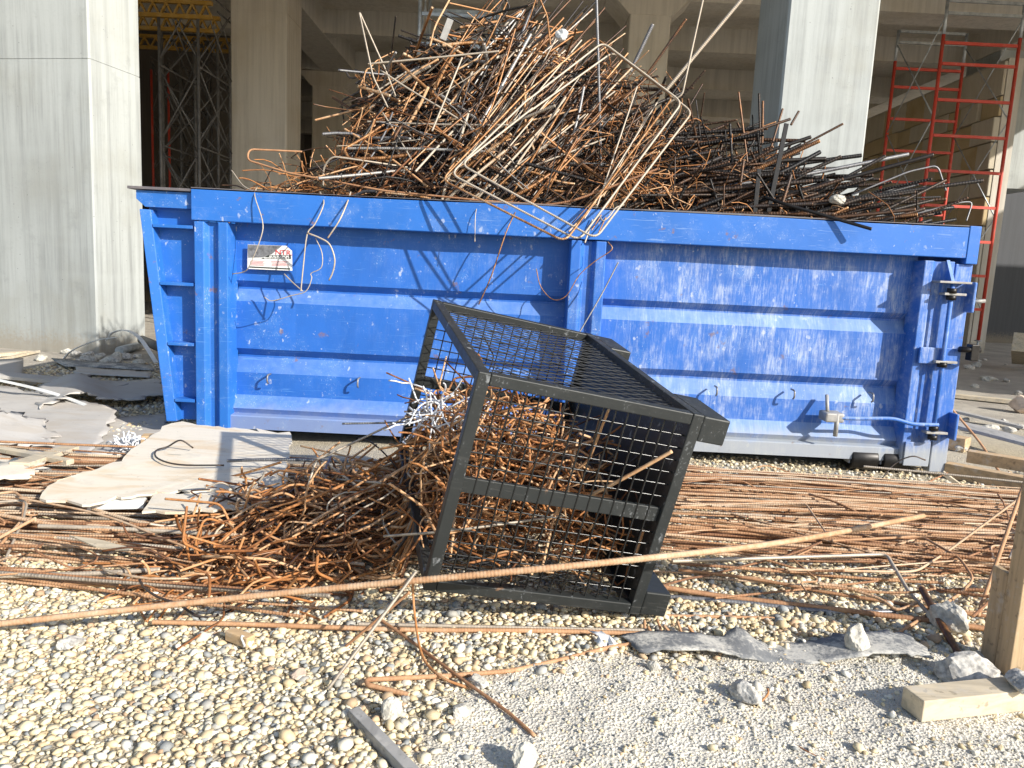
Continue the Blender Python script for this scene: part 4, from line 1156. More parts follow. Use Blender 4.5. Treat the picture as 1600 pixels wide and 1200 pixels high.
# ================================================================== tipped wire cage
def rotvec(v):
    v = np.array(v, float); t = np.linalg.norm(v); k = v / t
    K = np.array([[0, -k[2], k[1]], [k[2], 0, -k[0]], [-k[1], k[0], 0]])
    return np.eye(3) + math.sin(t) * K + (1 - math.cos(t)) * K @ K
CR = rotvec((0.114, 0.193, 0.242))
CL = np.array([0.89, 1.363, 0.861])
CO = np.array([-0.116, 2.624, 1.046]) - CR[:, 2] * CL[2]          # near lower corner at the open side
CAGE = empty('wire_cage', tuple(CO), 'black steel mesh cage tipped over in front of the skip, spilling rusty rods', 'cage')
CMAT = Matrix([[*map(float, CR[i]), float(CO[i])] for i in range(3)] + [[0, 0, 0, 1]])
CAGE.matrix_world = CMAT
def cage_part(mb, name, mt, bevel=0.0):
    o = mb.build(name, mt, None, bevel)
    o.parent = CAGE                               # mesh is in cage coordinates
    return o
def cw(p): return CR @ np.asarray(p, float) + CO
def cl(p): return (np.asarray(p) - CO) @ CR
LX, LY, LZ = CL
T = 0.046
h = T / 2
for y in (h, LY - h):
    for x in (h, LX - h): cage_part(MB().bar((x, y, 0), (x, y, LZ), T, T, (0, 1, 0)), 'frame_bar', M['black'], .004)
    for z in (h, LZ - h): cage_part(MB().bar((T + .001, y, z), (LX - T - .001, y, z), T - .002, T - .002), 'frame_bar', M['black'], .004)
    cage_part(MB().bar((T + .001, y + (.006 if y < 1 else -.006), LZ * .5), (LX - T - .001, y + (.006 if y < 1 else -.006), LZ * .5), .02, .06), 'middle_bar', M['black'], .003)
for x in (h, LX - h):
    for z in (h, LZ - h): cage_part(MB().bar((x, T + .001, z), (x, LY - T - .001, z), T - .002, T - .002), 'frame_bar', M['black'], .004)
def grid_panel(y):
    R_ = Rods()
    for x in np.linspace(T, LX - T, 17)[1:-1]:
        R_.add([(x, y - .0025, .03), (x, y - .0025, LZ / 2), (x, y - .0025, LZ - .03)], .0034, .5, 0, 6)
    for z in np.linspace(T, LZ - T, 16)[1:-1]:
        R_.add([(.03, y + .0025, z), (LX / 2, y + .0025, z), (LX - .03, y + .0025, z)], .0034, .5, 0, 6)
    o = R_.build('wire_panel', M['mesh_wire']); o.parent = CAGE; o['kind'] = 'stuff'
grid_panel(.022); grid_panel(LY - .022)
def expanded(z):
    R_ = Rods(); slope = 0.5; step = 0.06
    x0, x1, y0, y1 = .03, LX - .03, .03, LY - .03
    for sgn in (1, -1):
        c = y0 - slope * (x1 - x0)
        while c < y1 + slope * (x1 - x0):
            xs = np.linspace(x0, x1, 60); ys = c + sgn * slope * (xs - x0)
            ok = (ys > y0) & (ys < y1)
            if ok.sum() > 1:
                xa, xb = xs[ok][0], xs[ok][-1]
                R_.add([(xa, c + sgn * slope * (xa - x0), z), (xb, c + sgn * slope * (xb - x0), z +   .001 * sgn)], .0021, .5, 0, 4)
            c += step
    o = R_.build('expanded_mesh', M['strand']); o.parent = CAGE; o['kind'] = 'stuff'
expanded(LZ - .03); expanded(.03)
cage_part(MB().box(LX - .018, LX - .010, T, LY - T, T, LZ - T), 'base_plate', M['black'])
for y0_, y1_ in ((0.002, .30), (LY - .30, LY - .002)):
    for z0_, z1_ in ((LZ - .105, LZ - .002), (.002, .105)):
        cage_part(MB().box(LX + .001, LX + .115, y0_, y1_, z0_, z1_), 'foot', M['black'], .006)

# rods spilling from the cage
SPL = [('rod_orange', .8), ('rod_mixed', .2)]
def spill_h(x): return float(np.interp(x, [-1.7, -1.5, -1.2, -.8, -.4, 0], [.03, .06, .17, .31, .43, .50]))
def clamp_cage(p):
    q = cl(p)
    q[:, 0] = np.clip(q[:, 0], -3, LX - .05); 
    inside = q[:, 0] > 0.0
    q[inside, 1] = np.clip(q[inside, 1], .05, LY - .05)
    q[inside, 2] = np.clip(q[inside, 2], .035, LZ - .07)
    w = q @ CR.T + CO
    w[:, 2] = np.maximum(w[:, 2], .006)
    return w
def spill_rod(surf):
    x = -.2 - 1.35 * rng.random() ** 1.2
    Hh = spill_h(x)
    v = rng.normal() * .42
    if rng.random() < .22: v = -rng.uniform(.5, 1.05)
    prof = max(0.05, 1 - abs(v) ** 1.6)
    z = Hh * prof * (rng.uniform(.88, 1.08) if surf else rng.random() ** .7)
    y = 3.72 + v * .66 + .12 * (x + 1)
    d = rng.normal(size=3) * np.array([1, .8, .26])
    u = rng.random()
    L = rng.uniform(.25, .8)
    c = (x, y, z + .015)
    if u < .38: p = curly(c, d, L * 1.1, 16, .10, .21)
    elif u < .80: p = kinked(c, d, L * 1.25)
    elif u < .92: p = hooked(c, d, L, rng.uniform(.7, 2.6))
    else: p = straight(c, d, L * 1.2, 5, .04)
    p[:, 2] = c[2] + (p[:, 2] - c[2]) * .7
    return clamp_cage(p)
def cage_rod():
    x = rng.uniform(.04, .80)
    y = rng.uniform(.20, LY - .15)
    top = np.interp(x, [0, .14, .5, .85], [.36, .58, .58, .36]) * (0.75 + .25 * math.sin(math.pi * y / LY))
    z = .04 + (top - .04) * rng.random() ** 1.15
    c = cw((x, y, z))
    d = rng.normal(size=3) * np.array([1, .7, .6])
    L = rng.uniform(.2, .6)
    u = rng.random()
    p = curly(c, d, L, 13, .12, .22) if u < .35 else (kinked(c, d, L * 1.2) if u < .8 else hooked(c, d, L * .8, rng.uniform(.8, 2.6)))
    q = cl(clamp_cage(p)); q[:, 1] = np.maximum(q[:, 1], .085)     # hangs clear of the near mesh
    return q @ CR.T + CO
sm = {}
for k in range(430):
    mt = 'rod_orange' if rng.random() < .9 else 'rod_mixed'
    sm.setdefault(mt, Rods()).add(spill_rod(False), rng.uniform(.0038, .0066), rng.uniform(.0, 1.0), 0, 6)
for k in range(520):
    mt = 'rod_orange' if rng.random() < .85 else 'rod_mixed'
    sm.setdefault(mt, Rods()).add(cage_rod(), rng.uniform(.0034, .0056), rng.uniform(.0, 1.0), 0, 6)
SPILL = empty('bent_rod_scrap', (-.5, 3.7, 0), 'tangled mass of rusty bent rods inside and spilling from the wire cage', 'scrap metal', kind='stuff')
for mt, R_ in sm.items():
    o = R_.build('tangled_rods', M[mt], SPILL); o['kind'] = 'stuff'
for k in range(120):
    p = spill_rod(True)
    r, mt, tone = rng.uniform(.004, .0068), 'rod_orange' if rng.random() < .85 else 'rod_pale', rng.uniform(.4, 1.0)
    xm, ym = p[:, 0].mean(), p[:, 1].mean()
    where = ('front of ' if ym < 3.35 else ('back of ' if ym > 4.0 else '')) + 'the spill ' + ('by the cage' if xm > -.55 else ('at its far left' if xm < -1.1 else 'at its middle'))
    rod('bent_rod', p, r, mt, f'{describe(p, r, mt, tone)} rod on the {where}'.replace('the the', 'the'), 'bent rod', 'bent rods on the spilled tangle', tone, 0)
for k in range(70):
    p = cage_rod()
    r, tone, q = rng.uniform(.004, .0062), rng.uniform(.5, 1.0), cl(p).mean(0)
    where = ('low ' if q[2] < .25 else ('high ' if q[2] > .45 else 'halfway up ')) + ('near the open side' if q[0] < .3 else ('near the feet' if q[0] > .55 else 'in the middle'))
    rod('bent_rod', p, r, 'rod_orange', f'{describe(p, r, "rod_orange", tone)} rod inside the cage, {where}', 'bent rod', 'bent rods inside the cage', tone, 0)
SP2 = [
    ([(345, 895, 3.3), (480, 820, 3.4), (700, 690, 3.55)], .0085, 'rod_ground', 'long straight rusty bar slanting up across the spilled tangle', .7, 1),
    ([(400, 815, 3.4), (560, 745, 3.6), (690, 655, 3.7)], .0075, 'rod_orange', 'orange bar slanting up behind the long straight one on the tangle', .6, 0),
    ([(485, 860, 3.35), (560, 828, 3.4), (640, 790, 3.5)], .0065, 'rod_grey', 'pale grey flat-lying rod in the middle of the tangle', .6, 0),
    ([(475, 780, 3.6), (495, 720, 3.7), (510, 712, 3.7), (650, 645, 3.9), (662, 640, 3.9)], .0055, 'rod_pale', 'pale wire bent over the top of the tangle', .7, 0),
    ([(535, 662, 3.95), (620, 660, 3.9), (710, 655, 3.8)], .0058, 'rod_grey', 'grey ribbed rod lying level at the top of the tangle beside the cage', .5, 1),
    ([(355, 720, 4.3), (440, 718, 4.3), (560, 722, 4.2)], .0095, 'rod_grey', 'grey ribbed bar resting on the sunlit plywood', .4, 1),
    ([(330, 752, 4.2), (380, 740, 4.2), (440, 722, 4.2)], .007, 'rod_mixed', 'short rusty bar with an orange end on the plywood', .8, 0),
    ([(500, 735, 3.8), (540, 790, 3.7), (565, 820, 3.65)], .0055, 'rod_pale', 'pale rod running down the back of the tangle', .5, 0),
    ([(555, 840, 3.3), (530, 900, 3.2), (575, 925, 3.15), (640, 915, 3.1)], .0055, 'rod_orange', 'rod curled into a loop low on the tangle', .8, 0),
    ([(600, 838, 3.0), (700, 830, 2.85), (790, 818, 2.9), (880, 806, 3.0)], .0055, 'rod_pale', 'pale straight rod poking through the mesh of the cage', .4, 0),
    ([(880, 795, 3.0), (960, 755, 2.85), (1050, 705, 2.78)], .0075, 'rod_orange', 'orange rod end sticking out through the cage mesh', .95, 0),
]
for pts, r, mt, lab, tone, rib in SP2:
    rod('bent_rod', smooth_path(PX(*pts), 4), r, mt, lab, 'bent rod', None, tone, rib)
# a snarl of white plastic strapping at the mouth of the cage
R_ = Rods()
for k in range(26):
    c = atY(692 + rng.normal() * 24, 648 + rng.normal() * 14, 3.45 + rng.normal() * .1)
    R_.add(curly(c, rng.normal(size=3), rng.uniform(.2, .5), 14, .12, .2), .0042, .5, 0, 4)
tag(R_.build('plastic_strapping', M['plastic_film']), 'snarl of white plastic strapping at the mouth of the cage', 'strapping')

# ================================================================== bars lying on the ground
def ground_bar(x, y, L, ang, z, bow):
    t = np.linspace(-.5, .5, 9)
    ca, sa = math.cos(ang), math.sin(ang)
    px_ = x + t * L * ca - bow * (t ** 2) * sa
    py_ = y + t * L * sa + bow * (t ** 2) * ca + .012 * np.sin(t * 7 + x)
    return np.stack([px_, py_, np.maximum(z + .01 * np.sin(t * 5 + y * 3), .006)], 1)
gm = Rods()
def gb_params(left):
    if left:
        y = rng.uniform(3.0, 4.75); x = rng.uniform(-4.2, -1.2)
        L = rng.uniform(.9, 4.2); ang = rng.standard_t(2.2) * .04 - .01
        z = rng.uniform(.01, .07) + .05 * (y - 3.0) / 1.7
    else:
        y = 3.25 + 1.85 * rng.random() ** .55; x = rng.uniform(1.2, 4.2)
        L = rng.uniform(1.2, 4.6); ang = rng.standard_t(2.2) * .045 - .03 - .10 * max(0, 4.3 - y)
        z = rng.uniform(.01, .06) + .05 * (y - 3.2) / 2.0
    return x, y, L, ang, z, rng.standard_t(2.5) * .14
for k in range(270):
    x, y, L, ang, z, bow = gb_params(k % 5 < 2)
    r = rng.choice([.0042, .0055, .007, .009])
    gm.add(ground_bar(x, y, L, ang, z * .8, bow), r, rng.uniform(.1, .95), 1, 6)
for k in range(95):
    left = k % 3 == 0
    c = (rng.uniform(-3.2, -1.3), rng.uniform(3.05, 4.3), .10) if left else (rng.uniform(.9, 3.9), rng.uniform(3.15, 5.0), .085)
    d = unit(np.array([1, rng.normal() * .45, rng.normal() * .03]))
    L = rng.uniform(.5, 1.8)
    p = [kinked(c, d, L), curly(c, d, L, 13, .05, .09), straight(c, d, L, 5, .03)][rng.integers(0, 3)]
    p[:, 2] = .03 + np.abs(p[:, 2] - .03) * .35 + rng.uniform(0, .05)
    gm.add(p, rng.choice([.0042, .0055, .007]), rng.uniform(.1, .95), .6, 6)
o = gm.build('bundled_bars', M['rod_ground'])
tag(o, 'layers of long rusty bars lying along the ground before the skip', 'rebar', kind='stuff')
for k in range(62):
    x, y, L, ang, z, bow = gb_params(True)
    r, mt, tone = rng.choice([.0048, .006, .008, .0095]), 'rod_ground' if rng.random() < .72 else 'rod_pale', rng.uniform(.15, 1.0)
    p = ground_bar(x, y, L, ang, z + .033, bow)
    row = 'nearest the gravel' if y < 3.5 else ('nearest the skip' if y > 4.5 else 'midway to the skip')
    run = 'running straight' if abs(ang) < .05 else ('veering back' if ang > 0 else 'veering forward')
    size = ('thin' if r < .0055 else 'thick') + (' pale' if mt == 'rod_pale' else (' dark' if tone < .45 else ' orange'))
    rod('ground_bar', p, r, mt, f'{"short" if L < 2 else "long"} {size} bar left of the cage, {run}, {row}', 'rebar', 'bars lying on the ground left of the cage', tone, 1)
for k in range(84):
    x, y, L, ang, z, bow = gb_params(False)
    r, mt, tone = rng.choice([.004, .005, .0062, .008]), 'rod_ground' if rng.random() < .85 else 'rod_pale', rng.uniform(.2, 1.0)
    p = ground_bar(x, y, L, ang, z + .033, bow)
    row = 'nearest the gravel' if y < 3.5 else ('nearest the skip' if y > 4.5 else 'midway to the skip')
    run = 'running straight' if abs(ang) < .05 else ('veering back' if ang > 0 else 'veering forward')
    size = ('thin' if r < .0055 else 'thick') + (' pale' if mt == 'rod_pale' else (' dark' if tone < .45 else ' orange'))
    rod('ground_bar', p, r, mt, f'{"short" if L < 2 else "long"} {size} bar right of the cage, {run}, {row}', 'rebar', 'bars lying on the ground right of the cage', tone, .8)

def G(*pts):
    """(x, y, z) pixel + height triples"""
    return [atZ(*q) for q in pts]
P0 = atZ(-60, 981, .03)
MAINB = smooth_path([P0, atY(400, 931, 2.66), atY(800, 893, 2.575), atY(1010, 872, 2.62), atY(1230, 846, 2.85), atY(1443, 806, 3.25)], 40)
rod('long_foreground_bar', MAINB, .0118, 'rod_ground', 'longest thick ribbed bar crossing in front of the cage from the left edge', 'rebar', None, .72, 0, 8 if False else 6, .013)
GSP = [
    ('ground_bar', smooth_path(G((238, 972, .02), (400, 976, .02), (640, 984, .025), (860, 986, .03), (1092, 993, .03)), 20), .0092, 'rod_ground', 'straight ribbed bar on the gravel below the cage', .62, .012),
    ('ground_bar', smooth_path(G((560, 975, .03), (700, 978, .035), (900, 983, .03), (1010, 985, .03)), 14), .0075, 'rod_pale', 'pale ribbed bar lying just behind the straight one below the cage', .55, .012),
    ('hooked_ground_bar', bent_path(G((640, 1086, .015), (574, 1070, .03), (572, 1062, .035), (700, 1056, .02), (800, 1048, .02), (880, 1030, .02), (950, 1012, .02), (1080, 992, .02)), .03, 6), .0085, 'rod_ground', 'orange bar hooked back at its left end on the foreground gravel', .58, .012),
    ('thin_foreground_rod', smooth_path(G((590, 965, .05), (640, 1000, .03), (720, 1060, .03), (790, 1110, .02), (836, 1150, .012)), 6), .0062, 'rod_ground', 'thin rusty rod running towards the camera over the gravel', .35, 0),
    ('thin_foreground_rod', smooth_path([*PX((644, 900, 2.75), (648, 960, 2.72)), *G((660, 1025, .03), (690, 1058, .03), (735, 1076, .015))], 6), .005, 'rod_orange', 'thin curved wire hanging from the tangle onto the gravel', .7, 0),
    ('leaning_rod', np.linspace(atY(650, 893, 2.62), atZ(513, 1076, .012), 4), .0062, 'rod_pale', 'grey brown rod leaning from the tangle down to the gravel', .35, 0),
    ('leaning_rod', np.linspace(atY(640, 925, 2.6), atZ(540, 1010, .012), 4), .0055, 'rod_ground', 'shorter rod leaning parallel beside the grey brown one', .4, 0),
    ('ground_bar', smooth_path(G((1020, 915, .05), (1130, 932, .03), (1250, 946, .03), (1420, 966, .03), (1560, 985, .03)), 20), .0115, 'rod_ground', 'thick rusty ribbed bar running right from the foot of the cage', .45, .014),
    ('ground_bar', smooth_path(G((1040, 932, .02), (1160, 942, .02), (1300, 956, .02), (1420, 955, .02)), 20), .0115, 'rod_grey', 'thick grey ribbed bar beside the foot of the cage', .35, .014),
    ('ground_bar', smooth_path(G((1036, 962, .015), (1140, 964, .015), (1240, 967, .015)), 20), .0065, 'rod_ground', 'short ribbed rod lying before the cage foot on gravel', .6, .011),
    ('ground_bar', smooth_path(G((1060, 890, .05), (1180, 905, .04), (1320, 930, .03), (1590, 970, .03)), 20), .0075, 'rod_ground', 'reddish ribbed bar curving right behind the thick pair', .4, .012),
    ('bent_ribbed_bar', bent_path([*G((1050, 877, .10), (1200, 872, .10), (1385, 866, .10)), *G((1420, 925, .06), (1480, 990, .04), (1505, 1032, .01))], .05, 8), .0085, 'rod_pale', 'pale ribbed bar bent down towards the wooden post', .6, .012),
    ('hooked_rod', bent_path([*G((1300, 845, .10), (1440, 838, .10), (1500, 872, .10), (1522, 905, .08), (1500, 928, .06), (1402, 990, .02))], .06, 6), .0068, 'rod_ground', 'rusty rod bent round into a hook near the wooden post', .6, 0),
    ('hooked_rod', bent_path([*G((1230, 890, .08), (1430, 894, .08)), *G((1480, 862, .09)), atY(1596, 776, 3.9)], .08, 6), .0062, 'rod_ground', 'thin rod curving up to the right edge', .85, 0),
    ('leaning_pole', np.linspace(atY(1604, 745, 3.8), atZ(1528, 962, .03), 4), .0095, 'rod_ground', 'brown bar leaning behind the wooden post', .6, 0),
    ('scrap_tube', np.linspace(atZ(1440, 920, .10), atZ(1502, 1030, .01), 4), .0155, 'rod_mixed', 'thick rusty tube end sticking into the rubble by the post', .6, 0),
    ('curved_wire', smooth_path(PX((1478, 628, 6.4), (1530, 690, 6.2), (1560, 735, 6.0), (1592, 775, 5.8), (1590, 830, 5.0)), 5), .0095, 'rod_ground', 'long brown rod bending down at the right edge behind the post', .5, 0),
    ('curved_wire', smooth_path(PX((1375, 752, 5.45), (1398, 725, 5.5), (1425, 713, 5.5), (1446, 719, 5.5)), 5), .005, 'rod_mixed', 'dark wire arched in front of the skip roller', .3, 0),
    ('tie_wire', smooth_path(G((1168, 755, .06), (1172, 735, .10), (1200, 728, .12), (1240, 742, .08), (1280, 765, .06)), 5), .004, 'rod_orange', 'thin orange wire curling on the bars below the skip', .7, 0),
    ('bent_loop_bar', bent_path(G((-5, 858, .06), (35, 812, .10), (38, 780, .12), (22, 768, .13), (-10, 772, .13)), .03, 4), .0075, 'rod_ground', 'bar bent into a hook at the left edge', .7, 0),
    ('bent_loop_bar', bent_path(G((5, 882, .05), (36, 812, .10), (42, 788, .12), (36, 782, .12), (-12, 785, .12)), .03, 4), .0065, 'rod_pale', 'pale bar bent round at the left edge over the bundle', .7, 0),
    ('cross_rod', smooth_path(G((30, 778, .14), (160, 805, .13), (290, 855, .10)), 6), .0062, 'rod_ground', 'rod slanting across the bundle at the left', .8, 0),
    ('cross_rod', smooth_path(G((-10, 845, .10), (55, 810, .13)), 6), .008, 'rod_ground', 'short ribbed bar slanting across the bundle at the left edge', .75, .012),
    ('grey_ribbed_bar', smooth_path(G((-10, 900, .05), (120, 897, .05), (250, 890, .05)), 20), .0105, 'rod_pale', 'pale ribbed bar along the front edge of the left bundle', .5, .013),
    ('grey_ribbed_bar', smooth_path(G((60, 822, .11), (180, 826, .11), (290, 832, .1), (360, 836, .1)), 20), .0105, 'rod_pale', 'pale ribbed bar in the middle of the left bundle', .6, .013),
    ('grey_ribbed_bar', smooth_path(G((100, 911, .02), (200, 913, .02), (330, 912, .02)), 20), .0085, 'rod_ground', 'rusty ribbed bar along the gravel edge at the left', .6, .013),
    ('small_wire', smooth_path(G((1245, 1165, .006), (1262, 1175, .008), (1288, 1188, .005)), 4), .0032, 'rod_orange', 'small bent wire on the dusty ground in front', .4, 0),
    ('small_wire', smooth_path(G((1190, 1096, .03), (1200, 1084, .05), (1199, 1076, .05)), 4), .0036, 'rod_orange', 'small bent wire beside the cement lump', .5, 0),
    ('curly_wire', smooth_path(G((302, 700, .21), (282, 688, .26), (262, 698, .215), (244, 704, .205), (246, 716, .20), (280, 726, .20), (350, 727, .195)), 5), .0055, 'rod_mixed', 'thin dark wire curled on the sunlit plywood', .2, 0),
]
for nm, p, r, mt, lab, tone, rr in GSP:
    rod(nm, p, r, mt, lab, 'rebar', None, tone, 0, 6, rr)
# short bent ends poking out under the cage foot
for k in range(6):
    a = atZ(1000 + k * 14 + rng.normal() * 4, 975 + rng.normal() * 4, .05); b = atZ(1008 + k * 15, 995 + rng.normal() * 3, .008)
    rod('bar_end', np.linspace(a, b, 3), .006, 'rod_ground', 'short bent bar end poking out below the cage foot', 'rebar', 'bar ends under the cage foot', rng.uniform(.4, .8))

# ================================================================== sheets, boards and rubble
def sheet(name, corners, nu, nv, thick, material, label, cat, ragged=.015, wave=.02, seed=0, curl=None):
    rg = np.random.default_rng(seed)
    c = [np.asarray(q, float) for q in corners]
    u, v = np.linspace(0, 1, nu + 1), np.linspace(0, 1, nv + 1)
    vs_, fs = [], []
    for i, a in enumerate(u):
        for j, b in enumerate(v):
            p = (c[0] * (1 - a) + c[1] * a) * (1 - b) + (c[3] * (1 - a) + c[2] * a) * b
            w = wave * (float(vnoise(p[0] * 1.0 + seed, p[1], .5, 60 + seed)) + .5 * float(vnoise(p[0], p[1], .2, 61)))
            if curl: w += curl(a, b)
            p = p + np.array([0, 0, w])
            if i in (0, nu) or j in (0, nv): p = p + np.array([rg.normal(), rg.normal(), 0]) * ragged
            vs_.append(p)
    for i in range(nu):
        for j in range(nv):
            k = i * (nv + 1) + j
            fs.append((k, k + 1, k + nv + 2, k + nv + 1))
    o = MB().add(vs_, fs, True).build(name, material)
    # outward side up
    md = o.modifiers.new('solid', 'SOLIDIFY'); md.thickness = thick; md.offset = 0
    return tag(o, label, cat)
def polysheet(name, pts, thick, material, label, cat):
    """flat broken board from an outline of ground points"""
    n = len(pts); up = np.array([0, 0, thick])
    vs_ = [p for p in pts] + [p + up for p in pts]
    o = MB().add(vs_, [tuple(reversed(range(n))), tuple(range(n, 2 * n))] + [(i, (i + 1) % n, n + (i + 1) % n, n + i) for i in range(n)]).build(name, material)
    return tag(o, label, cat)
def dense(pts, z, seed, amp=3.0, per=16):
    rg = np.random.default_rng(seed); out = []
    for (a, b), (c, d) in zip(pts, pts[1:] + pts[:1]):
        n = max(1, int(math.hypot(c - a, d - b) / per))
        for k in range(n):
            t = k / n
            out.append(atZ(a + (c - a) * t + rg.normal() * amp * (k > 0), b + (d - b) * t + rg.normal() * amp * .6 * (k > 0), z(a + (c - a) * t, b + (d - b) * t) if callable(z) else z))
    return out
polysheet('plywood_sheet', dense([(268, 664), (300, 664), (455, 681), (448, 770), (330, 768), (240, 775), (215, 776), (140, 792), (62, 782), (76, 762), (110, 748), (190, 724), (205, 705)], lambda x, y: .17 + (720 - y) * .0004, 1, 4.0, 11), .012, M['ply'],
          'large torn sunlit plywood sheet with the cage shadow on it', 'plywood')
polysheet('plywood_sheet', dense([(240, 776), (330, 772), (445, 766), (446, 790), (300, 802), (222, 803)], .145, 2, 1.8), .012, M['ply'],
          'lower plywood sheet peeking out under the large sunlit one', 'plywood')
tag(MB().bar(atZ(140, 786, .115), atZ(228, 784, .115), .11, .045).build('foam_board', M['white'], None, .006), 'white broken foam board edge under the sunlit plywood', 'foam board')
tag(MB().bar(atZ(222, 690, .06), atZ(268, 690, .06), .10, .10).build('timber_block', M['timber'], None, .006), 'short brown timber block beside the left corner of the skip', 'timber')
R_ = Rods()
for k in range(30):
    R_.add(curly(atZ(204 + rng.normal() * 12, 692 + rng.normal() * 3, .10 + rng.normal() * .015), rng.normal(size=3), .16, 7, .5, .5), .006, .5, 0, 4)
tag(R_.build('plastic_scrap', M['plastic_film']), 'crumpled white plastic scrap beside the timber block', 'plastic')
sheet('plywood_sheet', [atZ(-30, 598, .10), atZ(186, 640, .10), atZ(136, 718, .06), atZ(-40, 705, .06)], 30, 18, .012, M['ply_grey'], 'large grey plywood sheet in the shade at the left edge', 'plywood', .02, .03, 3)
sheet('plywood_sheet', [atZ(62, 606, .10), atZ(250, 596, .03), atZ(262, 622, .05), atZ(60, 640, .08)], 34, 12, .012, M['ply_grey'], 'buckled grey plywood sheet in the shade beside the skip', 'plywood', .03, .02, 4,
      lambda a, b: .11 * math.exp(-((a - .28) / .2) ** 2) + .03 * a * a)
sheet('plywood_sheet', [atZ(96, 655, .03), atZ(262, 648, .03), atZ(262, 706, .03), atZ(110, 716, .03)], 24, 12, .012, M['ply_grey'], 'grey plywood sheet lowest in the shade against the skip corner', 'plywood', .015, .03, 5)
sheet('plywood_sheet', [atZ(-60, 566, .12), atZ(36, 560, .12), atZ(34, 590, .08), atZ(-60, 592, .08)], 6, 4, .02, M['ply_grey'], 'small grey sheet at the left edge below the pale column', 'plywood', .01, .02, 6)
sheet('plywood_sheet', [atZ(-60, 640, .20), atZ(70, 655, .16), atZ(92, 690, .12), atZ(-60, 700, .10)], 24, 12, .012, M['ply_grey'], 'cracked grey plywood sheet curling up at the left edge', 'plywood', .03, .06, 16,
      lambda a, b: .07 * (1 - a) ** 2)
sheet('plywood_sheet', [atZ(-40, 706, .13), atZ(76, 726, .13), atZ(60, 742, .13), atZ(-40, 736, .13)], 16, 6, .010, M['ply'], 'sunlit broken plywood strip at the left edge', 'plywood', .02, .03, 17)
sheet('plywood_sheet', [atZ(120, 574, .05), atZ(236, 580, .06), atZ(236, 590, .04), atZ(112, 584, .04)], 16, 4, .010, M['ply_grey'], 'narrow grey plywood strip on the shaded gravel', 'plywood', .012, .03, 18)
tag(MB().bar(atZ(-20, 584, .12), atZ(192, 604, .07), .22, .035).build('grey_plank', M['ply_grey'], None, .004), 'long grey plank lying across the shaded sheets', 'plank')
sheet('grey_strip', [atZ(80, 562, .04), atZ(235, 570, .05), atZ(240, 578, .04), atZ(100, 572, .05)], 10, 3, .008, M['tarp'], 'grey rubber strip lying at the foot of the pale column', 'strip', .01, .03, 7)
for lab, pts in (('white plastic strap arched at the foot of the pale column', [(96, 566, 9.4), (112, 548, 9.4), (150, 532, 9.4), (182, 527, 9.4)]),
                 ('white plastic strap looping down to the skip corner', [(166, 532, 9.5), (176, 520, 9.5), (196, 516, 9.4), (218, 528, 9.2), (244, 566, 8.8)]),
                 ('thin white strap lying across the shaded plywood', [(-10, 592, 6.6), (60, 608, 6.5), (105, 622, 6.4), (150, 640, 6.2)])):
    p = smooth_path(PX(*pts), 6)
    mb = MB(); w = .022
    for a, b in zip(p, p[1:]): mb.bar(a, b + (b - a) * .05, .05, .008)
    tag(mb.build('plastic_strap', M['white']), lab, 'strap')
mb = MB().cyl(atZ(186, 548, .07), atZ(224, 538, .07), .055, 18)
tag(mb.build('grey_pipe', M['galv']), 'grey pipe end lying at the foot of the pale column', 'pipe')
tag(MB().cyl(atZ(222, 531, .2), atZ(255, 545, .2), .06, 18).build('grey_pipe', M['galv_shade']), 'dark pipe lying behind the corner of the skip', 'pipe')
for k, (a, b, w, hgt, mt, lab) in enumerate((((-20, 556, .03), (48, 550, .03), .10, .04, 'timber_pale', 'pale timber lath at the left edge by the column'),
                                           ((0, 562, .03), (60, 549, .03), .05, .03, 'timber_pale', 'thin pale lath crossing the other lath by the column'),
                                           ((-10, 700, .14), (110, 722, .15), .05, .03, 'timber_pale', 'pale lath lying under the rods left of the sunlit plywood'),
                                           ((30, 726, .16), (110, 700, .12), .11, .025, 'timber_pale', 'broken pale board at the left edge above the rod bundle'))):
    tag(MB().bar(atZ(*a), atZ(*b), w, hgt).build('lath', M[mt], None, .003), lab, 'lath')
sheet('torn_veneer', [atZ(-20, 722, .17), atZ(45, 716, .17), atZ(55, 738, .16), atZ(-20, 752, .16)], 6, 4, .006, M['ply'], 'torn pale veneer piece at the left edge above the rod bundle', 'veneer', .03, .03, 9)
polysheet('splinter', dense([(108, 838), (160, 846), (208, 858), (200, 862), (150, 856)], .125, 12, .6), .006, M['timber_pale'], 'pale wood splinter lying in the left rod bundle', 'splinter')

# right side: timbers beyond the skip
for a, b, w, hgt, mt, lab in (((1478, 733, .05), (1640, 764, .05), .10, .11, 'timber', 'lower brown timber beam beside the tail of the skip'),
                              ((1512, 712, .15), (1640, 733, .15), .10, .09, 'timber', 'upper brown timber beam resting on the lower one'),
                              ((1484, 690, .06), (1512, 695, .06), .16, .12, 'timber', 'short timber block behind the skip tail'),
                              ((1484, 660, .16), (1660, 705, .14), .26, .03, 'timber_grey', 'wide grey board lying over the timber block'),
                              ((1490, 642, .1), (1600, 668, .03), .10, .03, 'timber_grey', 'narrow grey board behind the wide one'),
                              ((1472, 738, .10), (1504, 762, .012), .035, .03, 'timber_pale', 'pale lath leaning at the skip tail'),
                              ((1470, 616, .04), (1700, 640, .04), .12, .05, 'timber_pale', 'pale timber lying flat in the sun further back'),
                              ((1600, 556, .25), (1600, 535, .55), .35, .35, 'timber_pale', 'pale box end standing at the right edge')):
    tag(MB().bar(atZ(*a), atZ(*b), w, hgt).build('timber', M[mt], None, .004), lab, 'timber')
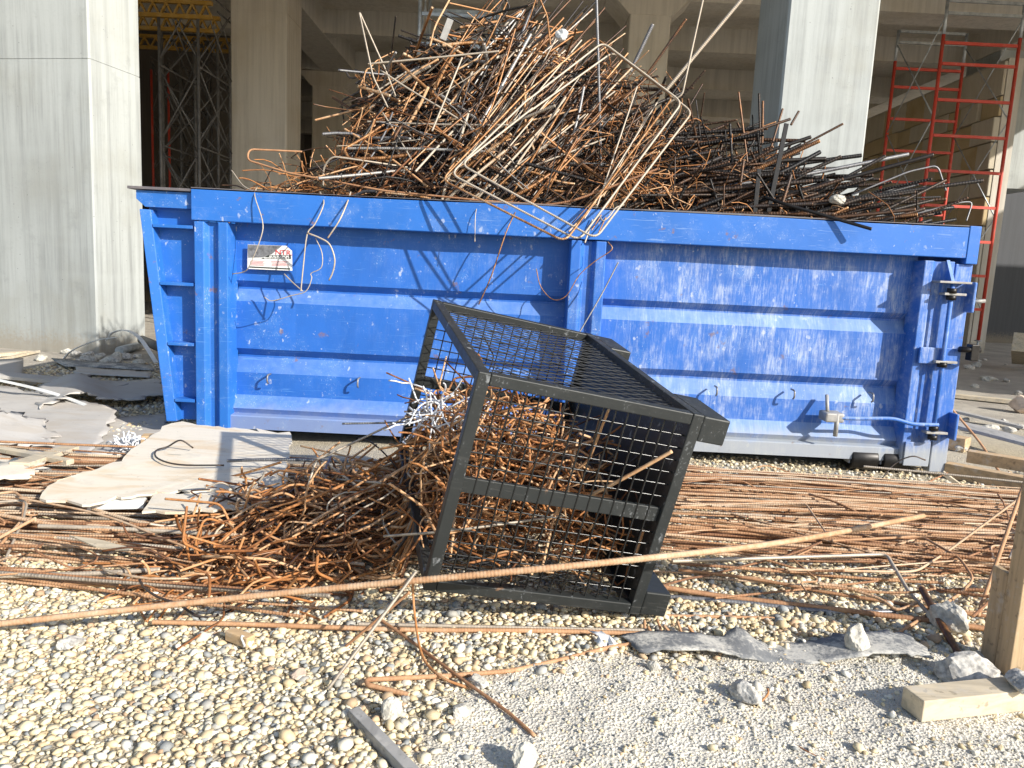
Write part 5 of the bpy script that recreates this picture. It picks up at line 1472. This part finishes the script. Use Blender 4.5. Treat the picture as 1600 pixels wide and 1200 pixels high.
tag(MB().bar(atZ(1488, 620, .02), atZ(1640, 628, .02), .06, .02).build('green_strip', plain('green_strip', (.22, .42, .34), .5)), 'thin pale green strip lying on the ground behind the timbers', 'strip')
rock('stone', atZ(1594, 632, .10), (.15, .12, .11), 'rock_pink', 'yellowish stone lying at the right edge on the sunlit ground', 21)
for k in range(26):
    x, y = rng.uniform(1485, 1640), rng.uniform(545, 700)
    s = rng.uniform(.03, .09)
    rock('rubble_piece', atZ(x, y, s * .4), (s * 1.3, s, s * .7), 'rock_grey' if k % 2 else 'rock', 'small rubble piece on the ground beyond the skip tail', 100 + k, cat='rubble', group='rubble beyond the skip tail')
for k in range(22):
    x, y = rng.uniform(60, 235), rng.uniform(546, 568)
    s = rng.uniform(.03, .10)
    rock('rubble_piece', atZ(x, y, s * .4), (s * 1.3, s, s * .7), 'rock_grey' if k % 2 else 'rock', 'small rubble piece at the foot of the pale column', 140 + k, cat='rubble', group='rubble at the column foot')

# right foreground: post, planks, membrane, lumps
pb = atZ(1556, 1062, 0)
PXX, PYY = float(pb[0]), float(pb[1])
tag(MB().box(PXX + .045, PXX + .13, PYY, PYY + .085, .0, 1.0).build('wooden_post', M['timber_v'], None, .003), 'upright square wooden post at the right edge', 'post')
tag(MB().box(PXX + .055, PXX + .078, PYY + .10, PYY + .19, .0, .37).build('short_board', M['timber_v'], None, .003), 'short dark-edged board standing behind the wooden post', 'board')
a, b = atZ(1425, 1100, .05), atZ(1640, 1078, .05)
tag(MB().bar(a, b, .095, .075).build('plank', M['timber_pale'], None, .004), 'pale thick plank lying at the foot of the wooden post', 'plank')
rock('cement_lump', atZ(1598, 1066, .11), (.07, .05, .03), 'rock_grey', 'grey cement lump lying on the pale plank', 33, cat='lump')
sheet('membrane_strip', [atZ(965, 992, .03), atZ(1420, 998, .032), atZ(1455, 1034, .03), atZ(1000, 1018, .03)], 40, 6, .006, M['tarp'], 'grey membrane strip lying between the gravel and the dusty ground', 'membrane', .006, .02, 13,
      lambda a, b: .055 * math.exp(-((a - .41) / .05) ** 2) * (1 - b) + .02 * math.sin(a * 9))
rock('stone', atZ(1341, 1000, .07), (.05, .045, .065), 'rock', 'white angular stone standing on the membrane strip', 41)
rock('stone', atZ(1165, 1083, .035), (.062, .05, .036), 'rock_grey', 'grey cement lump on the dusty ground in front', 42)
rock('stone', atZ(1478, 966, .06), (.10, .06, .07), 'rock', 'white block half hidden among the rods by the post', 43)
rock('stone', atZ(1512, 1048, .05), (.12, .09, .06), 'rock_grey', 'dark crumbly cement heap at the foot of the post', 44)
rock('stone', atZ(612, 1112, .03), (.038, .035, .05), 'rock', 'white angular stone left of the grey board', 45)
rock('stone', atZ(818, 1186, .03), (.045, .042, .045), 'rock', 'white rounded stone at the bottom edge', 46)
rock('stone', atZ(466, 1052, .012), (.038, .028, .012), 'rock_pink', 'flat pinkish stone on the gravel', 47)
rock('stone', atZ(745, 1066, .02), (.05, .03, .03), 'rock', 'white stone under the hooked orange bar', 48)
rock('stone', atZ(1022, 1042, .02), (.028, .026, .024), 'rock', 'small white stone near the end of the hooked bar', 49)
rock('stone', atZ(720, 1112, .02), (.045, .03, .025), 'rock', 'pale crumbly stone right of the angular one', 50)
rock('stone', atZ(110, 1005, .015), (.05, .035, .022), 'rock_grey', 'grey cement crust on the gravel near the left edge', 51)
mb = MB().bar(atZ(358, 990, .03), atZ(392, 1003, .03), .04, .04)
tag(mb.build('wood_stub', M['timber'], None, .004), 'brown wood stub with a white painted end on the gravel', 'wood')
rock('plaster_lump', atZ(384, 1001, .03), (.028, .024, .026), 'white', 'white plaster lump on the end of the wood stub', 52, cat='lump')
tag(MB().bar(atZ(552, 1114, .022), atZ(662, 1228, .022), .036, .035).build('grey_batten', M['timber_grey'], None, .003), 'grey weathered batten lying at the bottom edge', 'batten')
sheet('plastic_scrap', [atZ(925, 988, .04), atZ(958, 998, .045), atZ(965, 1010, .02), atZ(940, 1012, .02)], 5, 4, .002, M['plastic_film'], 'small torn clear plastic scrap on the straight bar', 'plastic', .012, .05, 15)

# ================================================================== gravel
def icosphere(sub):
    import bmesh
    bm = bmesh.new(); bmesh.ops.create_icosphere(bm, subdivisions=sub, radius=1.0)
    v = np.array([q.co[:] for q in bm.verts]); f = np.array([[q.index for q in t.verts] for t in bm.faces]); bm.free()
    return v, f
TINTS = np.array([(.70, .59, .38), (.72, .64, .46), (.64, .52, .32), (.66, .61, .50), (.57, .45, .27), (.42, .405, .36), (.30, .31, .30), (.57, .41, .25), (.74, .70, .60), (.50, .34, .21)])
TW = np.array([.22, .18, .15, .12, .09, .09, .05, .05, .03, .02])
def scatter(pts, size, sub, lift, tints_w, elong, flat):
    v0, f0 = icosphere(sub)
    n = len(pts)
    shapes = []
    for k in range(14):
        v = v0.copy()
        for _ in range(5):
            d = unit(rng.normal(size=3)); o_ = rng.uniform(.70, .92)
            t = v @ d; m_ = t > o_
            v[m_] -= d * (t[m_] - o_)[:, None] * .7
        shapes.append(v * (1 + .02 * rng.normal(size=(len(v), 1))))
    shapes = np.array(shapes)
    V = shapes[rng.integers(0, 14, n)]
    sc_ = size[:, None] * np.stack([np.ones(n), rng.uniform(elong, 1.0, n), rng.uniform(flat, flat + .3, n)], 1)
    V = V * sc_[:, None, :]
    tx, ty, tz = rng.normal(size=n) * .26, rng.normal(size=n) * .26, rng.uniform(0, 6.283, n)
    cx_, sx_ = np.cos(tx)[:, None], np.sin(tx)[:, None]; cy_, sy_ = np.cos(ty)[:, None], np.sin(ty)[:, None]; cz_, sz_ = np.cos(tz)[:, None], np.sin(tz)[:, None]
    x, y, z = V[..., 0], V[..., 1], V[..., 2]
    y, z = y * cx_ - z * sx_, y * sx_ + z * cx_
    x, z = x * cy_ + z * sy_, -x * sy_ + z * cy_
    x, y = x * cz_ - y * sz_, x * sz_ + y * cz_
    zz = ground_z(pts[:, 0], pts[:, 1]) + sc_[:, 2] * lift[0] + rng.uniform(0, lift[1], n)
    W = np.stack([x + pts[:, :1], y + pts[:, 1:2], z + zz[:, None]], -1).reshape(-1, 3)
    F_ = (f0[None] + (np.arange(n) * len(v0))[:, None, None]).reshape(-1, 3)
    tint = TINTS[rng.choice(len(TINTS), n, p=tints_w / tints_w.sum())] * rng.uniform(.82, 1.12, (n, 1))
    return W, F_, np.repeat(tint, len(v0), 0)
def in_view(p, m=.25):
    return np.abs(p[:, 0]) < p[:, 1] * .70 + m
def jitter_grid(x0, x1, y0, y1, step):
    gx_, gy_ = np.meshgrid(np.arange(x0, x1, step), np.arange(y0, y1, step))
    p = np.stack([gx_.ravel(), gy_.ravel()], 1)
    return p + rng.uniform(-.5, .5, p.shape) * step
p = jitter_grid(-3.2, 3.2, 1.72, 4.6, .0200)
p = p[in_view(p)]
dm = dust_mask(p[:, 0], p[:, 1])
behind = np.clip((p[:, 1] - 3.1) / .5, 0, 1) * np.where(p[:, 0] < .3, .75, .45)     # hidden under the bars
p = p[(rng.random(len(p)) > dm * .985) & (rng.random(len(p)) > behind)]
s = np.clip(rng.lognormal(math.log(.0128), .34, len(p)), .006, .027)
A = scatter(p, s, 1, (.30, .005), TW, .48, .34)
p2 = jitter_grid(-3.2, 3.2, 1.72, 3.3, .055)
p2 = p2[in_view(p2)]
p2 = p2[rng.random(len(p2)) > dust_mask(p2[:, 0], p2[:, 1]) * .93]
s2 = np.clip(rng.lognormal(math.log(.0165), .28, len(p2)), .009, .034)
B = scatter(p2, s2, 1, (.6, .006), TW, .46, .34)
vv = np.vstack([A[0], B[0]]); ff = np.vstack([A[1], B[1] + len(A[0])]); tt = np.vstack([A[2], B[2]])
tag(link('gravel', fast_mesh('gravel', vv, ff, True, {'tint': tt}), M['pebble']), 'cream and grey river gravel covering the foreground', 'gravel', kind='stuff')
# crushed concrete crumbs on the dusty ground
p3 = jitter_grid(-1.0, 2.6, 1.72, 3.2, .0175)
p3 = p3[in_view(p3)]
d3 = dust_mask(p3[:, 0], p3[:, 1])
p3 = p3[rng.random(len(p3)) < d3 * .9]
s3 = np.clip(rng.lognormal(math.log(.0038), .5, len(p3)), .0018, .013)
TW3 = np.array([.10, .22, .05, .26, .05, .10, .04, .03, .15, .0])
C_ = scatter(p3, s3, 1, (.25, .001), TW3, .65, .55)
# gravel further back, in the shade by the column and behind the skip
p4 = jitter_grid(-5.5, -2.3, 5.2, 9.6, .05)
p4 = p4[rng.random(len(p4)) < .9]
D_ = scatter(p4, rng.uniform(.012, .026, len(p4)), 1, (.4, .006), TW, .6, .45)
p5 = jitter_grid(.6, 4.2, 3.0, 6.0, .05)
E_ = scatter(p5, rng.uniform(.010, .02, len(p5)), 1, (.4, .006), TW, .6, .45)
off = 0; vv, ff, tt = [], [], []
for W, F_, t_ in (C_, D_, E_):
    vv.append(W); ff.append(F_ + off); tt.append(t_); off += len(W)
tag(link('crushed_gravel', fast_mesh('crushed_gravel', np.vstack(vv), np.vstack(ff), False, {'tint': np.vstack(tt)}), M['pebble']), 'pale crushed concrete crumbs and small stones on the dusty ground', 'gravel', kind='stuff')
